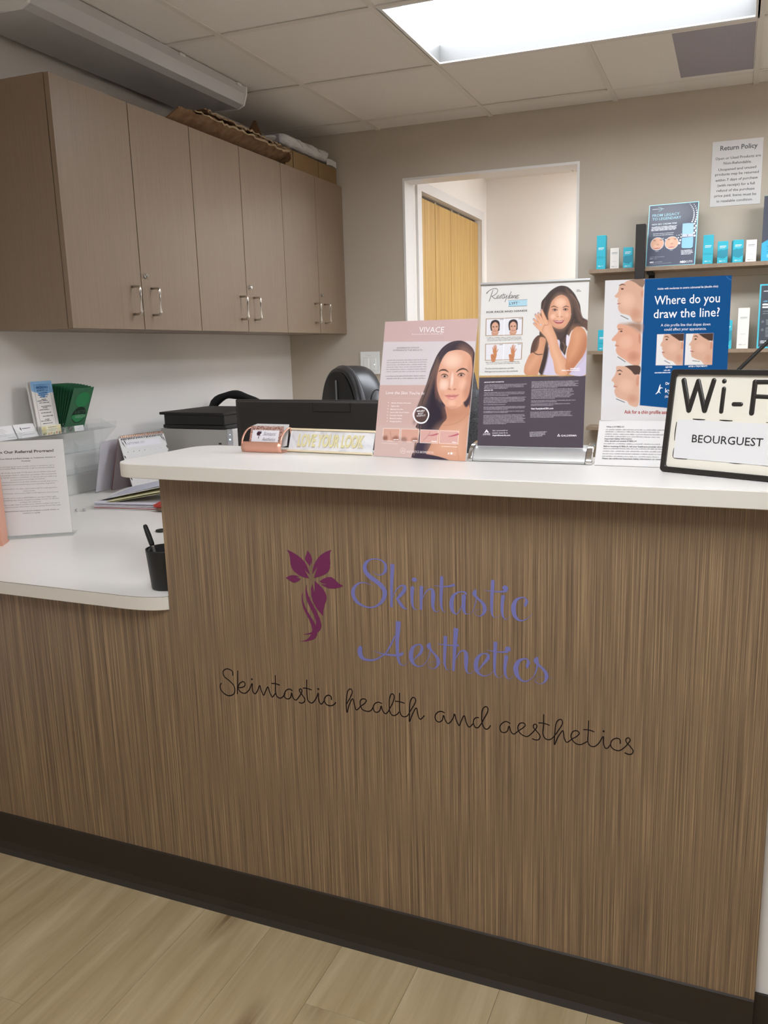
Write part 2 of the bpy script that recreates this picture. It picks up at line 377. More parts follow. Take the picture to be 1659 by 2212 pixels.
# text and cut-vinyl shapes: flat polygons joined in one part, one material slot per colour
def flatmat(c): return mat('ink_'+c, c, .5, spec=.2 if sum(lin(c)) < .3 else .5)
class Print:
    def __init__(s): s.mb = MB(); s.cols = []; s.cuts = []
    def ci(s, c):
        if c not in s.cols: s.cols.append(c)
        return s.cols.index(c)
    def text(s, txt, pts, cap, col, bold=0.0, shear=0.0, y=-.0011, res=2, serif=False):
        P = pp(pts)[:, :2]/1000; A, B = P[0], P[1]; L = np.hypot(*(B-A)); e = (B-A)/L; n = np.array([-e[1], e[0]])
        cu = bpy.data.curves.new('t', 'FONT'); cu.body = txt; cu.size = 1.0; cu.resolution_u = res; cu.offset = bold; cu.fill_mode = 'FRONT'
        o = bpy.data.objects.new('t', cu); COL.objects.link(o); dg = bpy.context.evaluated_depsgraph_get(); ev = o.evaluated_get(dg); me = ev.to_mesh()
        V = np.array([v.co[:2] for v in me.vertices]); F = [tuple(p.vertices) for p in me.polygons]; ev.to_mesh_clear()
        bpy.data.objects.remove(o); bpy.data.curves.remove(cu)
        if len(V) == 0: return s
        x0, x1 = V[:,0].min(), V[:,0].max(); sx = L/(x1-x0); sy = cap/1000/.70
        X = (V[:,0]-x0)*sx+shear*V[:,1]*sy; Y = V[:,1]*sy; s.cuts.append((len(s.mb.f), len(s.mb.f)+len(F)))
        s.mb.add([(A[0]+e[0]*a+n[0]*b, y, A[1]+e[1]*a+n[1]*b) for a, b in zip(X, Y)], F, s.ci(col)); return s
    def poly(s, pts, col, y=-.0010, smooth=True, n=5):
        P = (pp(pts) if isinstance(pts, str) else np.array(pts, float))[:, :2]/1000
        if smooth: P = catmull(P, True, n)
        bm = bmesh.new(); vs = [bm.verts.new((a, y, b)) for a, b in P]; es = [bm.edges.new((vs[i], vs[(i+1) % len(vs)])) for i in range(len(vs))]
        bmesh.ops.triangle_fill(bm, use_beauty=True, edges=es); bm.verts.index_update()
        s.mb.add([tuple(v.co) for v in bm.verts], [tuple(v.index for v in f.verts) for f in bm.faces], s.ci(col)); bm.free(); return s
    def line(s, pts, col, wd=None, y=-.0010, smooth=True, n=6, k=1.0, cap=True):
        P = pp(pts) if isinstance(pts, str) else np.array(pts, float)
        if P.shape[1] == 2: P = np.c_[P, np.full(len(P), wd)]
        P = P/1000
        if smooth: P = catmull(P, False, n)
        T = np.gradient(P[:, :2], axis=0); T /= np.hypot(T[:,0], T[:,1])[:, None]+1e-12; Nn = np.c_[-T[:,1], T[:,0]]; w = P[:, 2:3]*k/2
        L = P[:, :2]+Nn*w; Rr = P[:, :2]-Nn*w; m = len(P)
        s.k = getattr(s, 'k', 0)+1; y = y-.00004*(s.k % 7); yy = np.linspace(y, y-.00003, m)
        s.mb.add([(q[0], yy[i], q[1]) for i, q in enumerate(L)]+[(q[0], yy[i], q[1]) for i, q in enumerate(Rr)], [(i, i+1, m+i+1, m+i) for i in range(m-1)], s.ci(col))
        if cap:
            for q, sg in ((0, -1), (-1, 1)):
                r = w[q, 0]; a0 = math.atan2(T[q, 1]*sg, T[q, 0]*sg)
                s.mb.add([(P[q,0]+r*math.cos(a0+t), yy[q], P[q,1]+r*math.sin(a0+t)) for t in np.linspace(-PI/2, PI/2, 7)], [tuple(range(7))], s.ci(col))
        return s
    def dot(s, c, r, col, y=-.0010, ry=None, n=14):
        s.k = getattr(s, 'k', 0)+1; y = y-.00004*(s.k % 7); x, z = [float(q)/1000 for q in c.split(',')[:2]]; r /= 1000; ry = (ry/1000 if ry else r)
        s.mb.add([(x+r*math.cos(a), y, z+ry*math.sin(a)) for a in np.linspace(0, 2*PI, n+1)[:-1]], [tuple(range(n))], s.ci(col)); return s
    def build(s, name, parent, mats=None, thick=0, label=None):
        mats = [(mats or {}).get(c) or flatmat(c) for c in s.cols]
        cut = set(); groups = []
        for a, b in s.cuts: groups.append((name, list(range(a, b)))); cut |= set(range(a, b))
        rest = [i for i in range(len(s.mb.f)) if i not in cut]
        if rest: groups.insert(0, (name if not s.cuts or name == 'letters' else 'printed_mark', rest))
        out = None
        for nm_, idx in groups:
            used = sorted({v for i in idx for v in s.mb.f[i]}); mp = {v: k for k, v in enumerate(used)}
            me = bpy.data.meshes.new(nm_); me.from_pydata([s.mb.v[v] for v in used], [], [tuple(mp[v] for v in s.mb.f[i]) for i in idx])
            ms = sorted({s.mb.m[i] for i in idx})
            for m in ms: me.materials.append(mats[m])
            me.polygons.foreach_set('material_index', [ms.index(s.mb.m[i]) for i in idx])
            o = bpy.data.objects.new(nm_, me); COL.objects.link(o); o.parent = parent
            if thick: md = o.modifiers.new('thickness', 'SOLIDIFY'); md.thickness = thick; md.offset = 0
            me.update()
            if label and nm_ == name: o['label'] = label
            if nm_ == 'printed_mark': o['kind'] = 'stuff'
            out = o
        return out

# ================================================================ THE ROOM
H, D, WL, ZC, ZL, PW = 2.428, 2.687, -1.227, 1.0758, .7711, 1.2591
XR, YF = 3.0, -3.6          # far right wall and lobby wall behind the visitor
GX, GY, G = -.029, 1.2916, .6098
fl = struct('floor', MB().box(WL-.1, YF-.1, -.06, XR+.1, 4.4, -.004), mat('subfloor', '4c4235', .8))
random.seed(4)
pm = None
pxw = .182
x = WL; i = 0
while x < XR:
    y = YF - random.uniform(0, 1.1)
    while y < 0.12:
        y1 = y+1.22
        a, b_ = max(y, YF), min(y1, .2)
        if b_-a > .02 and x < 2.2:
            obj('plank', MB().box(-pxw/2+.0003, -(b_-a)/2+.0002, -.004, pxw/2-.0003, (b_-a)/2-.0002, 0), M_FLOOR, fl, loc=(x+pxw/2, (a+b_)/2, 0))
        y = y1
    x += pxw; i += 1
struct('floor', MB().box(WL, .2, -.004, XR, 4.3, 0), mat('office_vinyl', '8d7c66', .5))

struct('wall_left', MB().box(WL-.1, YF, 0, WL, D+.12, H+.14), M_WHITEWALL)
b = MB(); DX0, DX1, DZ = -.497, .405, 2.167
b.box(WL, D, 0, DX0-.012, D+.12, H+.14); b.box(DX1+.012, D, 0, XR, D+.12, H+.14); b.box(DX0-.012, D, DZ+.012, DX1+.012, D+.12, H+.14)
struct('wall_back', b, M_TAUPE)
b = MB(); b.box(DX0-.012, D-.002, 0, DX0, D+.122, DZ+.012); b.box(DX1, D-.002, 0, DX1+.012, D+.122, DZ+.012); b.box(DX0, D-.002, DZ, DX1, D+.122, DZ+.012)
struct('trim_1', b, M_TRIM)
struct('wall_right', MB().box(XR, YF, 0, XR+.1, 4.3, H+.14), M_TAUPE)
struct('wall_front', MB().box(WL, YF-.1, 0, XR, YF, H+.14), M_WHITEWALL)
# hallway beyond the opening
b = MB(); CY0, CY1, CZ = 2.90, 4.03, 2.150
b.box(-.62, D+.12, 0, -.497, CY0, H+.1); b.box(-.62, CY1, 0, -.497, 4.30, H+.1); b.box(-.62, CY0, CZ, -.497, CY1, H+.1)
struct('wall_hallway_left', b, M_HALLWALL)
struct('wall_hallway_back', MB().box(-.62, 4.18, 0, XR, 4.30, H+.1), M_HALLWALL)
struct('wall_hallway_front', MB().box(DX1+.012, D+.121, 0, XR, D+.135, H+.1), M_HALLWALL)
b = MB(); b.box(-.4972, CY0-.062, 0, -.484, CY0, CZ-.0002); b.box(-.4972, CY1, 0, -.484, CY1+.05, CZ-.0002); b.box(-.4972, CY0-.062, CZ, -.484, CY1+.05, CZ+.055)
struct('trim_2', b, M_TRIM)
dr = struct('door_1', MB().box(-.565, CY0, CZ-.02, -.535, CY1, CZ), mat('door_track', '6b655c', .4))
w = (CY1-CY0)/4
for k in range(4):
    g = .003 if k != 2 else .0008
    obj('door_panel', MB().box(-.542, CY0+w*k+(.003 if k in (0,1,2) else .0005), .012, -.512, CY0+w*(k+1)-(.003 if k in (0,1,3) else .0005), CZ-.022), M_MAPLE, dr, bevel=.0015)
obj('pivot', MB().box(-.535, CY0+.29, CZ-.024, -.515, CY0+.31, CZ-.012).box(-.535, CY0+.72, CZ-.024, -.515, CY0+.74, CZ-.012).box(-.535, CY0+.58, CZ-.024, -.515, CY0+.61, CZ-.01), M_NICKEL, dr)
hc = struct('ceiling', MB().box(-.62, D+.12, H+.02, XR, 4.3, H+.1), M_TILE)
for (a, c) in ((-.497, .10), (.108, .70), (.708, 1.3), (1.308, 1.9)):
    obj('ceiling_tile', MB().box(a, D+.125, H+.004, c, 3.43, H+.02), M_TILE, hc); obj('ceiling_tile', MB().box(a, 3.44, H+.004, c, 4.18, H+.02), M_TILE, hc)

# ceiling: slab, lay-in tiles, grid runners
cl = struct('ceiling', MB().box(WL-.1, YF-.1, H+.12, XR+.1, D+.12, H+.16), M_TILE)
xs = [GX+G*k for k in range(-1, 6)]; ys = [GY+G*k for k in range(-7, 3)]
skip = {(0, 0), (1, 0), (1, -5), (1, -4), (1, 1)}          # cells: office troffer, lobby troffer, air return
skip |= {(3, -6), (3, -5), (3, 0), (4, 0), (3, -2), (4, -2), (2, -8), (3, -8)}
tw = .0115
X_ = [WL]+xs; Y_ = [YF]+ys+[D]
tiles = {}
for ix in range(len(X_)):
    x0 = X_[ix]; x1 = X_[ix+1] if ix+1 < len(X_) else XR
    kx = ix-2
    for iy in range(len(Y_)-1):
        y0, y1 = Y_[iy], Y_[iy+1]; ky = iy-8
        if (kx, ky) in skip: continue
        key = (round(x1-x0, 3), round(y1-y0, 3))
        if key not in tiles:
            a, c = x1-x0-.006, y1-y0-.006
            o = obj('ceiling_tile', MB().box(-a/2, -c/2, 0, a/2, c/2, .016), M_TILE, cl); tiles[key] = o.data
        else:
            o = bpy.data.objects.new('ceiling_tile', tiles[key]); COL.objects.link(o); o.parent = cl
        o.location = ((x0+x1)/2, (y0+y1)/2, H+.0045+random.uniform(0, .0012))
for k, xx in zip(range(-1, 6), xs):
    segs = [(YF, D)]
    if k == 1: segs = [(YF, GY), (GY+G, D)]
    if k == 4: segs = [(YF, GY-2*G), (GY-G, GY), (GY+G, D)]
    if k == 3: segs = [(YF+G, D)]
    for a, c in segs: obj('grid_runner', MB().box(xx-tw, a, H, xx+tw, c, H+.004).box(xx-.001, a, H+.004, xx+.001, c, H+.03), M_TEE, cl)
for k, yy in zip(range(-7, 3), ys):
    segs = [(WL, XR)]
    if k == -4: segs = [(WL, GX+G), (GX+2*G, XR)]
    if k == -5: pass
    if k == -5: segs = [(WL, GX+3*G), (GX+4*G, XR)]
    for a, c in segs: obj('grid_runner', MB().box(a, yy-tw, H+.0002, c, yy+tw, H+.0042), M_TEE, cl)

# ================================================================ CEILING FITTINGS
def troffer(x0, y0, x1, y1, label, strength, wall=.07):
    t = thing('ceiling_light', label, 'light', ((x0+x1)/2, (y0+y1)/2, H), group=None)
    a, c = (x1-x0)/2-.004, (y1-y0)/2-.004; f = .016
    b = MB()
    for (p, q, r_, s_) in ((-a, -c, a, -c+f), (-a, c-f, a, c), (-a, -c+f, -a+f, c-f), (a-f, -c+f, a, c-f)): b.box(p, q, .000, r_, s_, .006)
    obj('frame', b, M_FIXT, t, bevel=.001)
    b = MB(); i = f
    for (p, q, r_, s_) in ((-a+i-.004, -c+i-.004, a-i+.004, -c+i), (-a+i-.004, c-i, a-i+.004, c-i+.004), (-a+i-.004, -c+i, -a+i, c-i), (a-i, -c+i, a-i+.004, c-i)): b.box(p, q, .006, r_, s_, wall+.01)
    obj('side_reflector', b, mat('grey_reflector', '5d5c5a', .5), t)
    obj('lens', MB().box(-a+i, -c+i, wall, a-i, c-i, wall+.004), emit('lamp_lens_%g' % strength, LAMP_COL, strength), t, label='glowing white lens')
    obj('housing', MB().box(-a+.002, -c+.002, wall+.012, a-.002, c-.002, wall+.03), M_FIXT, t)
    return t
troffer(GX+.004, GY, GX+2*G, GY+G, 'lit rectangular fluorescent troffer recessed in the ceiling over the desk', LAMP_OFFICE)
troffer(GX+G, GY-5*G, GX+2*G, GY-3*G, 'lit fluorescent troffer in the lobby ceiling above where visitors stand', LAMP_LOBBY)
troffer(GX+3*G, GY-6*G, GX+4*G, GY-4*G, 'added unseen fill troffer at the right of the lobby ceiling', LAMP_LOBBY_FILL)
troffer(GX+3*G, GY, GX+5*G, GY+G, 'lit fluorescent troffer at the far right of the office ceiling', LAMP_OFFICE2)
troffer(GX+3*G, GY-2*G, GX+5*G, GY-G, 'added unseen fill troffer above the right end of the desk', LAMP_OFFICE_FILL)
troffer(GX+2*G, GY-8*G, GX+4*G, GY-7*G, 'added unseen fill troffer at the very back of the lobby ceiling', LAMP_LOBBY_FILL)
t = thing('ceiling_light', 'lit ceiling panel in the hallway behind the back wall opening', 'light', (.95, 3.55, H-.01))
obj('frame', MB().box(-.3, -.6, 0, .3, .6, .012), M_FIXT, t, bevel=.002); obj('lens', MB().box(-.28, -.58, -.004, .28, .58, 0), emit('hall_lens', LAMP_COL, LAMP_HALL), t)
# unlit wraparound fixture above the cabinets
t = thing('ceiling_light', 'unlit grey wraparound light fixture on the ceiling above the wall cabinets', 'light', (-1.03, 1.235, H))
L_ = .57
prof = [(-.155, 0), (-.150, -.045), (-.135, -.078), (.112, -.084), (.142, -.072), (.158, -.03), (.160, 0)]
obj('diffuser', MB().prism(prof, -L_, L_, 'y'), M_DIFF, t)
for s_ in (-1, 1):
    obj('end_cap', MB().prism([(-.157, 0), (-.152, -.047), (-.136, -.081), (.113, -.087), (.145, -.074), (.161, -.031), (.163, 0)], s_*L_, s_*(L_+.012), 'y'), M_FIXT, t, bevel=.002)
for y in (.12, .5): obj('latch', MB().box(.158, y, -.012, .168, y+.03, -.002), M_FIXT, t)
# air return
t = thing('air_vent', 'square ceiling return vent with a dark grey perforated panel', 'vent', (GX+1.5*G, GY+1.5*G, H))
a = G/2-.0125
obj('frame', MB().box(-a, -a, .0, .0+.0, a, .005).box(.29, -a, 0, a, a, .005).box(0, -a, 0, .29, -a+.012, .005).box(0, a-.030, 0, .29, a, .005), M_TILE, t)
def perforated():
    m = mat('perforated_metal', '7b7680', .5); N, L, b = nodes(m)
    v = coords(N, L, (140, 140, 1)); vo = N.new('ShaderNodeTexVoronoi'); vo.inputs['Scale'].default_value = 1; vo.inputs['Randomness'].default_value = 0; L.new(v, vo.inputs['Vector'])
    r = ramp(N, [(.28, '97929b'), (.36, '9c97a0')]); L.new(vo.outputs['Distance'], r.inputs[0]); L.new(r.outputs[0], b.inputs['Base Color']); return m
obj('grille', MB().box(0, -a+.012, .002, .29, a-.03, .006), perforated(), t, label='dark grey perforated grille')

# ================================================================ WALL CABINETS
XC = -.8615; ZB, ZT = 1.3905, 2.1675
seams = [.6836, 1.0305, 1.3713, 1.7105, 2.0495, 2.380, D-.002]
def u_handle(z0, z1, r=.0046, out=.036):
    c = .010; pts = [(0, 0, z0), (out-c, 0, z0)]
    for k in range(1, 5): a = R(90*k/4); pts.append((out-c+c*math.sin(a), 0, z0+c-c*math.cos(a)))
    for k in range(0, 5): a = R(90*k/4); pts.append((out-c+c*math.cos(a), 0, z1-c+c*math.sin(a)))
    pts += [(0, 0, z1)]
    return MB().tube(pts, r, 10)
cab_l = ['taupe wood-grain wall cabinet nearest the front, its end panel showing', 'middle taupe wood-grain wall cabinet with two doors', 'taupe wood-grain wall cabinet against the back wall']
for k in range(3):
    y0, ym, y1 = seams[2*k:2*k+3]
    t = thing('wall_cabinet', cab_l[k], 'cabinet', (WL, y0, ZB), group='taupe wall cabinets on the left wall')
    dx = XC-WL-.022
    b = MB(); w = y1-y0
    b.box(0.001, .0, .0, dx, .018, ZT-ZB); b.box(.001, w-.018, 0, dx, w-.0005, ZT-ZB); b.box(.001, .018, .0, dx, w-.018, .018); b.box(.001, .018, ZT-ZB-.018, dx, w-.018, ZT-ZB); b.box(.001, .018, .018, .008, w-.018, ZT-ZB-.018)
    obj('body', b, M_CAB, t)
    for j, (a, c) in enumerate(((y0, ym), (ym, y1))):
        a -= y0; c -= y0
        g0 = .0005 if j == 0 and k == 0 else .0016
        d = obj('door', MB().box(dx+.0025, a+g0, .001, dx+.022, c-.0016, ZT-ZB-.001), M_CAB, t, bevel=.0008, seg=1)
        hy = (c-.052) if j == 0 else (a+.052)
        obj('handle', u_handle(1.445-ZB, 1.541-ZB), M_NICKEL, d, smooth=True, loc=(dx+.022, hy, 0))
        if j == 1:
            obj('lock', MB().lathe([(.0095, 0), (.0095, .003), (.0075, .006), (.0072, .010), (.006, .0112), (.002, .0112)], 18, axis='x').box(.0112, -.0012, -.005, .0125, .0012, .005), M_CHROME, d, smooth=False, loc=(dx+.022, a+.0245, 1.584-ZB))

# things on top of the cabinets
def wob(a): return random.uniform(-a, a)
t = thing('cardboard_flat', 'torn flattened brown cardboard box lying on the middle cabinets', 'cardboard', (0, 0, 0))
random.seed(11)
n = 90
Y0, Y1 = 1.265, 2.095
lo, up_, = [], []
def lowf(u, v):
    yy = Y0+(Y1-Y0)*u; rag = (.0035*math.sin(u*31)+.0022*math.sin(u*71+1)+random.uniform(-.0012,.0012)) if v > .9 else 0
    tip = max(0, (.22-u)/.22); x = XC-.30+(.325)*v; 
    return (x+rag*.3, yy+.02*v, ZT+.003+(.052*(1-tip*.0))*max(0, v-.72)/.28+rag*(v > .9)-.012*tip*v+.004*u)
obj('lower_flap', MB().grid(lowf, n, 8), M_CARD, t, solid=.004)
def upf(u, v):
    yy = Y0+.20+(Y1-Y0-.16)*u; rag = (.0045*math.sin(u*23+2)+.0025*math.sin(u*67)+random.uniform(-.0015,.0015)) if v > .9 else 0
    return (XC-.30+.31*v+rag, yy, ZT+.020+.062*min(1, v*1.4)-.014*u*v+rag*.5)
obj('upper_flap', MB().grid(upf, n, 8), M_CARD, t, solid=.004)
def spf(u, v):
    a = PI*v; return (XC-.31+.02+.04*math.sin(a)*0-.02*math.cos(a)*0+.30*v, Y1+.02+.018*math.sin(a), ZT+.004+.03*(1-abs(2*v-1))+.045*u)
obj('end_fold', MB().grid(lambda u, v: (XC-.28+.30*u, Y1+.022*math.sin(PI*v)+.005, ZT+.010+.05*v), 10, 6), M_CARD, t, solid=.004)
obj('torn_lip', MB().tube([(XC+.026+wob(.004), Y0+.12+(Y1-Y0-.12)*i/40, ZT+.055-.004*i/40+wob(.005)) for i in range(41)], [.0035+wob(.002) for _ in range(41)], 6), M_KRAFT, t, label='ragged pale torn paper edge')
obj('torn_lip', MB().tube([(XC+.012+wob(.005), Y0+.22+(Y1-Y0-.2)*i/40, ZT+.084-.016*i/40+wob(.005)) for i in range(41)], [.0035+wob(.002) for _ in range(41)], 6), M_KRAFT, t, label='ragged pale torn paper edge')
M_CARTON = mat('kraft_carton', '7f6747', .7, spec=.2)
cl3 = [('small tan carton half hidden behind the torn cardboard', 2.135, 2.206), ('tan carton with printed lines, middle of the row on the cabinets', 2.212, 2.462), ('tan carton with its side flap open, beside the back wall', 2.468, 2.665)]
for lb, a, c in cl3:
    t = thing('carton', lb, 'box', (XC-.02, (a+c)/2, ZT), group='tan cartons on top of the cabinets')
    w = (c-a)/2
    obj('body', MB().box(-.20, -w, .001, 0, w, .088), M_CARTON, t, bevel=.002)
    P = Print()
    for q in range(6):
        yy = -w*.42+ (w*.84)*0; P.mb.add([(.0008, -w*.38+.004*(q % 3), .066-.0075*q), (.0008, w*(.42-.10*(q % 3)), .066-.0075*q), (.0008, w*(.42-.10*(q % 3)), .0695-.0075*q), (.0008, -w*.38+.004*(q % 3), .0695-.0075*q)], [(0, 1, 2, 3)], P.ci('7d5730'))
    P.build('printed_lines', t)
    if 'flap' in lb: obj('flap', MB().grid(lambda u, v: (.001+.0*u, -w*.1+1.1*w*u, .088+.03*v+.006*math.sin(3*u)), 6, 2), M_FROST, t, solid=.001)
    else: obj('tape', MB().box(-.2, -.024, .0885, .001, .024, .0892), mat('parcel_tape', 'b59a72', .3), t)
t = thing('plastic_wrapped_pack', 'long flat pack wrapped in whitish clear plastic on the cartons', 'package', (XC-.11, 2.34, ZT+.0945))
def wrap(u, v):
    a = 2*PI*v; rr = 1+.07*math.sin(9*u*PI+5*a)+.05*math.sin(23*u+2*a); e = min(1, 6*min(u, 1-u)+.25)
    return (.105*math.copysign(abs(math.cos(a))**.5, math.cos(a))*rr*e, -.27+.54*u, .030+.027*math.copysign(abs(math.sin(a))**.6, math.sin(a))*rr*e)
obj('plastic_wrap', MB().grid(wrap, 40, 20), M_FROST, t, smooth=True)
obj('contents', MB().box(-.085, -.24, .006, .085, .24, .048), mat('pack_contents', '9a969c', .6), t, bevel=.006)
tag(obj('cardboard_scrap', MB().grid(lambda u, v: (XC-.27+.03*v, 2.16+.17*u-.05*v*(u-.5), ZT+.09+.17*v*(1-.8*abs(u-.45))), 8, 8), M_CARD, solid=.004), 'brown cardboard scrap standing upright behind the plastic pack', 'cardboard')

# ================================================================ RECEPTION DESK
t = thing('reception_desk', 'brown streaked laminate reception desk front with purple and blue lettering', 'desk', (0, 0, 0)); DESK = t
PT = ZC-.031
obj('front_panel', MB().box(0, 0, .109, PW, .034, PT), M_DESK, t, bevel=.0006, seg=1)
obj('lower_front_panel', MB().box(WL+.001, .0008, .109, -.0006, .03, ZL-.0325), M_DESK, t)
def plinth(x0, x1, y):
    return MB().prism([(y+.002, .112), (y-.004, .110), (y-.0045, .03), (y-.009, .012), (y-.016, .0), (y+.002, 0)], x0, x1, 'x')
obj('plinth', plinth(WL+.001, PW-.001, -.0005), M_PLINTH, t, label='dark brown rubber cove base')
obj('end_panel', MB().box(PW-.034, .035, .0, PW, .70, ZL-.034), M_DESK, t)
for x in (.002, .6): obj('back_frame', MB().box(x, .035, .0, x+.028, .70, ZL-.034), M_DESK, t)
obj('end_panel', MB().box(-.64, .76, 0, -.61, 2.68, ZL-.034), M_DESK, t)
# raised transaction counter
t = thing('transaction_countertop', 'raised white laminate transaction countertop with rounded corners', 'countertop', (0, 0, 0))
poly = rrect(-.093, -.045, 2.05, .288, .055, 8, (1, 0, 0, 1))
obj('edge_band', MB().prism([(x+(.0006 if x > 0 else 0), y) for x, y in poly], ZC-.0308, ZC-.0008), M_EDGE, t, bevel=.0015)
obj('top', MB().prism(rrect(-.0925, -.0445, 2.05, .2875, .0545, 8, (1, 0, 0, 1)), ZC-.002, ZC), M_TOP, t, bevel=.0006)
# lower worktop
t = thing('worktop', 'lower white laminate worktop with a rounded front corner', 'worktop', (0, 0, 0))
def wt(i):
    P = [(WL+.001, -.026+i)]
    P += [(-.105, -.0262+i)]
    for k in range(1, 8):
        a = R(90*k/7*.78); P.append((-.105+.1035*math.sin(a)/math.sin(R(70.2)), -.026+i+.026*(1-math.cos(a))/(1-math.cos(R(70.2)))))
    P[-1] = (-.0012, 0.0+i)
    P += [(-.0012, .036), (PW, .036), (PW, .75-i), (-.60-i, .75-i), (-.60-i, D-.001), (WL+.001, D-.001)]
    return P
obj('edge_band', MB().prism(wt(0), ZL-.0324, ZL-.0022), M_EDGE, t)
obj('seam', MB().prism(wt(.0004), ZL-.0022, ZL-.0012), mat('seam_line', '5a524a', .6), t)
obj('top', MB().prism(wt(0), ZL-.0012, ZL), M_TOP, t)
# low wall at the right end
struct('wall_low_right', MB().box(PW+.001, .024, 0, XR, .14, ZC-.032), M_WHITEWALL)
struct('baseboard_right', MB().box(PW+.001, .018, 0, XR, .0245, .11), M_PLINTH)

# ================================================================ BACK WALL: SHELVES
YS = D-.15
zs = [(1.640, 1.658), (1.262, 1.279), (.897, .913)]
sl = ['top brown wall shelf holding the teal and white cartons', 'middle brown wall shelf behind the chin poster', 'lowest brown wall shelf on the back wall']
for (z0, z1), lb in zip(zs, sl):
    t = thing('wall_shelf', lb, 'shelf', (.497, D, z0), group='brown wall shelves')
    obj('board', MB().box(0, -.15, 0, 1.45, -.0135, z1-z0), M_SHELF, t, bevel=.0008, seg=1)
    obj('mounting_rail', MB().box(0.004, -.013, -.030, 1.45, -.0005, z1-z0-.001), M_TAUPE, t)
    obj('bracket', MB().box(.262, -.12, -.012, .29, -.0, -.0002).box(.262, -.02, -.05, .29, -.0005, -.012), M_BLACK, t, bevel=.001)
tag(obj('shelf_post', MB().box(.713, YS-.045, .45, .7555, YS-.001, 1.843), M_BLACK2, bevel=.002), 'black square upright post in front of the wall shelves', 'post')

# ---- vinyl lettering and emblem on the desk front (cut film, 0.3 mm proud)
emb = Print(); C1 = '6d2b52'
_ld = Print.line.__defaults__; _dd = Print.dot.__defaults__; _pd = Print.poly.__defaults__
Print.line.__defaults__ = (None, -.0003)+_ld[2:]; Print.dot.__defaults__ = (-.0003,)+_dd[1:]; Print.poly.__defaults__ = (-.0004,)+_pd[1:]
emb.poly('313.1,901.2 322.9,898.4 336.1,892.1 347.1,885.0 354.9,877.2 360.1,867.2 363.2,858.1 365.2,852.6 358.0,856.7 353.6,862.0 350.8,867.9 354.0,859.2 358.3,852.0 362.3,844.0 353.2,844.5 340.9,847.7 327.8,855.6 322.0,864.1 320.3,871.5 319.9,882.9 317.5,894.9', C1, smooth=False)
emb.poly('361.7,903.7 365.4,899.5 369.2,894.2 371.6,886.0 370.6,877.5 369.6,873.6 368.3,880.1 367.2,875.3 366.1,870.4 361.0,875.8 356.2,882.0 355.4,886.6 357.3,892.3 360.1,897.2', C1, smooth=False)
emb.poly('417.0,909.1 413.6,901.3 412.9,892.0 413.4,880.9 412.2,869.7 408.3,861.9 399.9,855.6 389.5,850.9 374.1,845.8 376.9,853.6 379.8,861.4 383.3,871.2 377.9,864.0 371.2,853.6 371.7,862.6 375.3,873.2 382.0,884.9 390.6,894.9 403.1,903.3', C1, smooth=False)
emb.poly('306.9,839.9 314.6,844.9 322.1,847.2 331.5,847.6 339.7,844.9 331.3,843.0 343.2,841.0 337.2,835.9 329.6,831.9 324.4,831.4 318.2,833.8 312.1,837.5', C1, smooth=False)
emb.poly('386.9,839.9 395.4,845.8 405.7,850.5 414.8,851.1 422.7,846.4 430.4,839.1 441.2,834.8 432.0,830.4 419.8,826.9 407.7,826.7 397.6,829.6 389.7,834.2 396.8,833.9 403.9,833.1 397.9,835.9 390.9,837.0', C1, smooth=False)
emb.poly('375.4,839.3 384.5,832.6 393.3,824.9 399.5,816.1 401.7,806.8 400.3,799.1 395.7,788.2 392.6,777.4 391.5,765.4 382.7,773.5 374.9,784.2 368.3,796.9 365.8,808.1 365.9,820.5 369.1,832.6 370.8,824.7 373.8,813.6 374.7,824.1', C1, smooth=False)
emb.poly('346.3,812.9 344.9,802.3 346.2,790.9 350.8,778.9 358.5,766.2 366.2,754.5 373.7,741.8 374.4,752.5 369.9,765.5 363.2,778.2 356.6,791.0 352.7,804.9 352.9,819.3 356.4,829.9 355.9,817.7 358.5,807.4 364.1,795.6 371.7,782.0 378.4,770.2 383.9,757.4 386.7,745.2 385.0,736.3 380.6,731.0 375.7,727.1 374.9,721.6 371.5,715.4 363.9,709.7 350.1,705.1 332.0,702.4 345.9,706.6 354.6,712.5 361.4,722.0 350.8,720.0 340.5,719.0 353.1,722.5 363.8,727.2 364.6,734.0 362.5,742.5 357.9,754.6 351.2,766.4 345.5,778.3 342.6,792.5 343.0,805.0', C1, smooth=False)
emb.build('emblem', DESK, thick=.0004, label='dark purple flower and leaf emblem')
nm = Print(); C2 = '6f70ab'
nm.line('508.6,872.3,0.63 512.3,867.8,1.00 519.9,864.5,1.75 528.9,866.8,2.99 534.9,873.3,5.96 537.0,882.0,6.44 534.7,890.2,4.95 527.3,895.6,2.73 515.8,897.4,1.99 504.2,895.3,2.75 495.0,888.8,6.02 490.7,879.4,8.31 493.0,868.6,9.07 503.0,858.4,9.56 515.6,851.0,9.28 526.9,842.3,9.76 533.0,831.9,9.76 532.0,820.8,8.78 525.9,809.1,6.30 513.9,799.3,3.80 499.5,794.8,3.06 485.2,796.4,4.09 471.0,803.7,6.67 463.5,815.4,8.22 463.3,827.8,7.69 469.6,838.3,5.10 480.4,845.2,2.79 490.8,845.7,1.77 499.9,843.5,1.01 506.9,840.5,0.63', C2)
nm.line('551.8,889.8,8.62 550.3,868.6,7.66 548.4,844.3,6.46 547.7,819.9,5.49 547.1,800.2,5.51', C2, cap=False)
nm.line('551.2,821.4,1.25 555.9,832.8,1.99 563.8,843.2,2.47 571.5,847.6,3.20 577.0,845.1,6.77 575.0,837.0,7.40 565.8,825.3,6.20 559.3,818.5,3.73', C2)
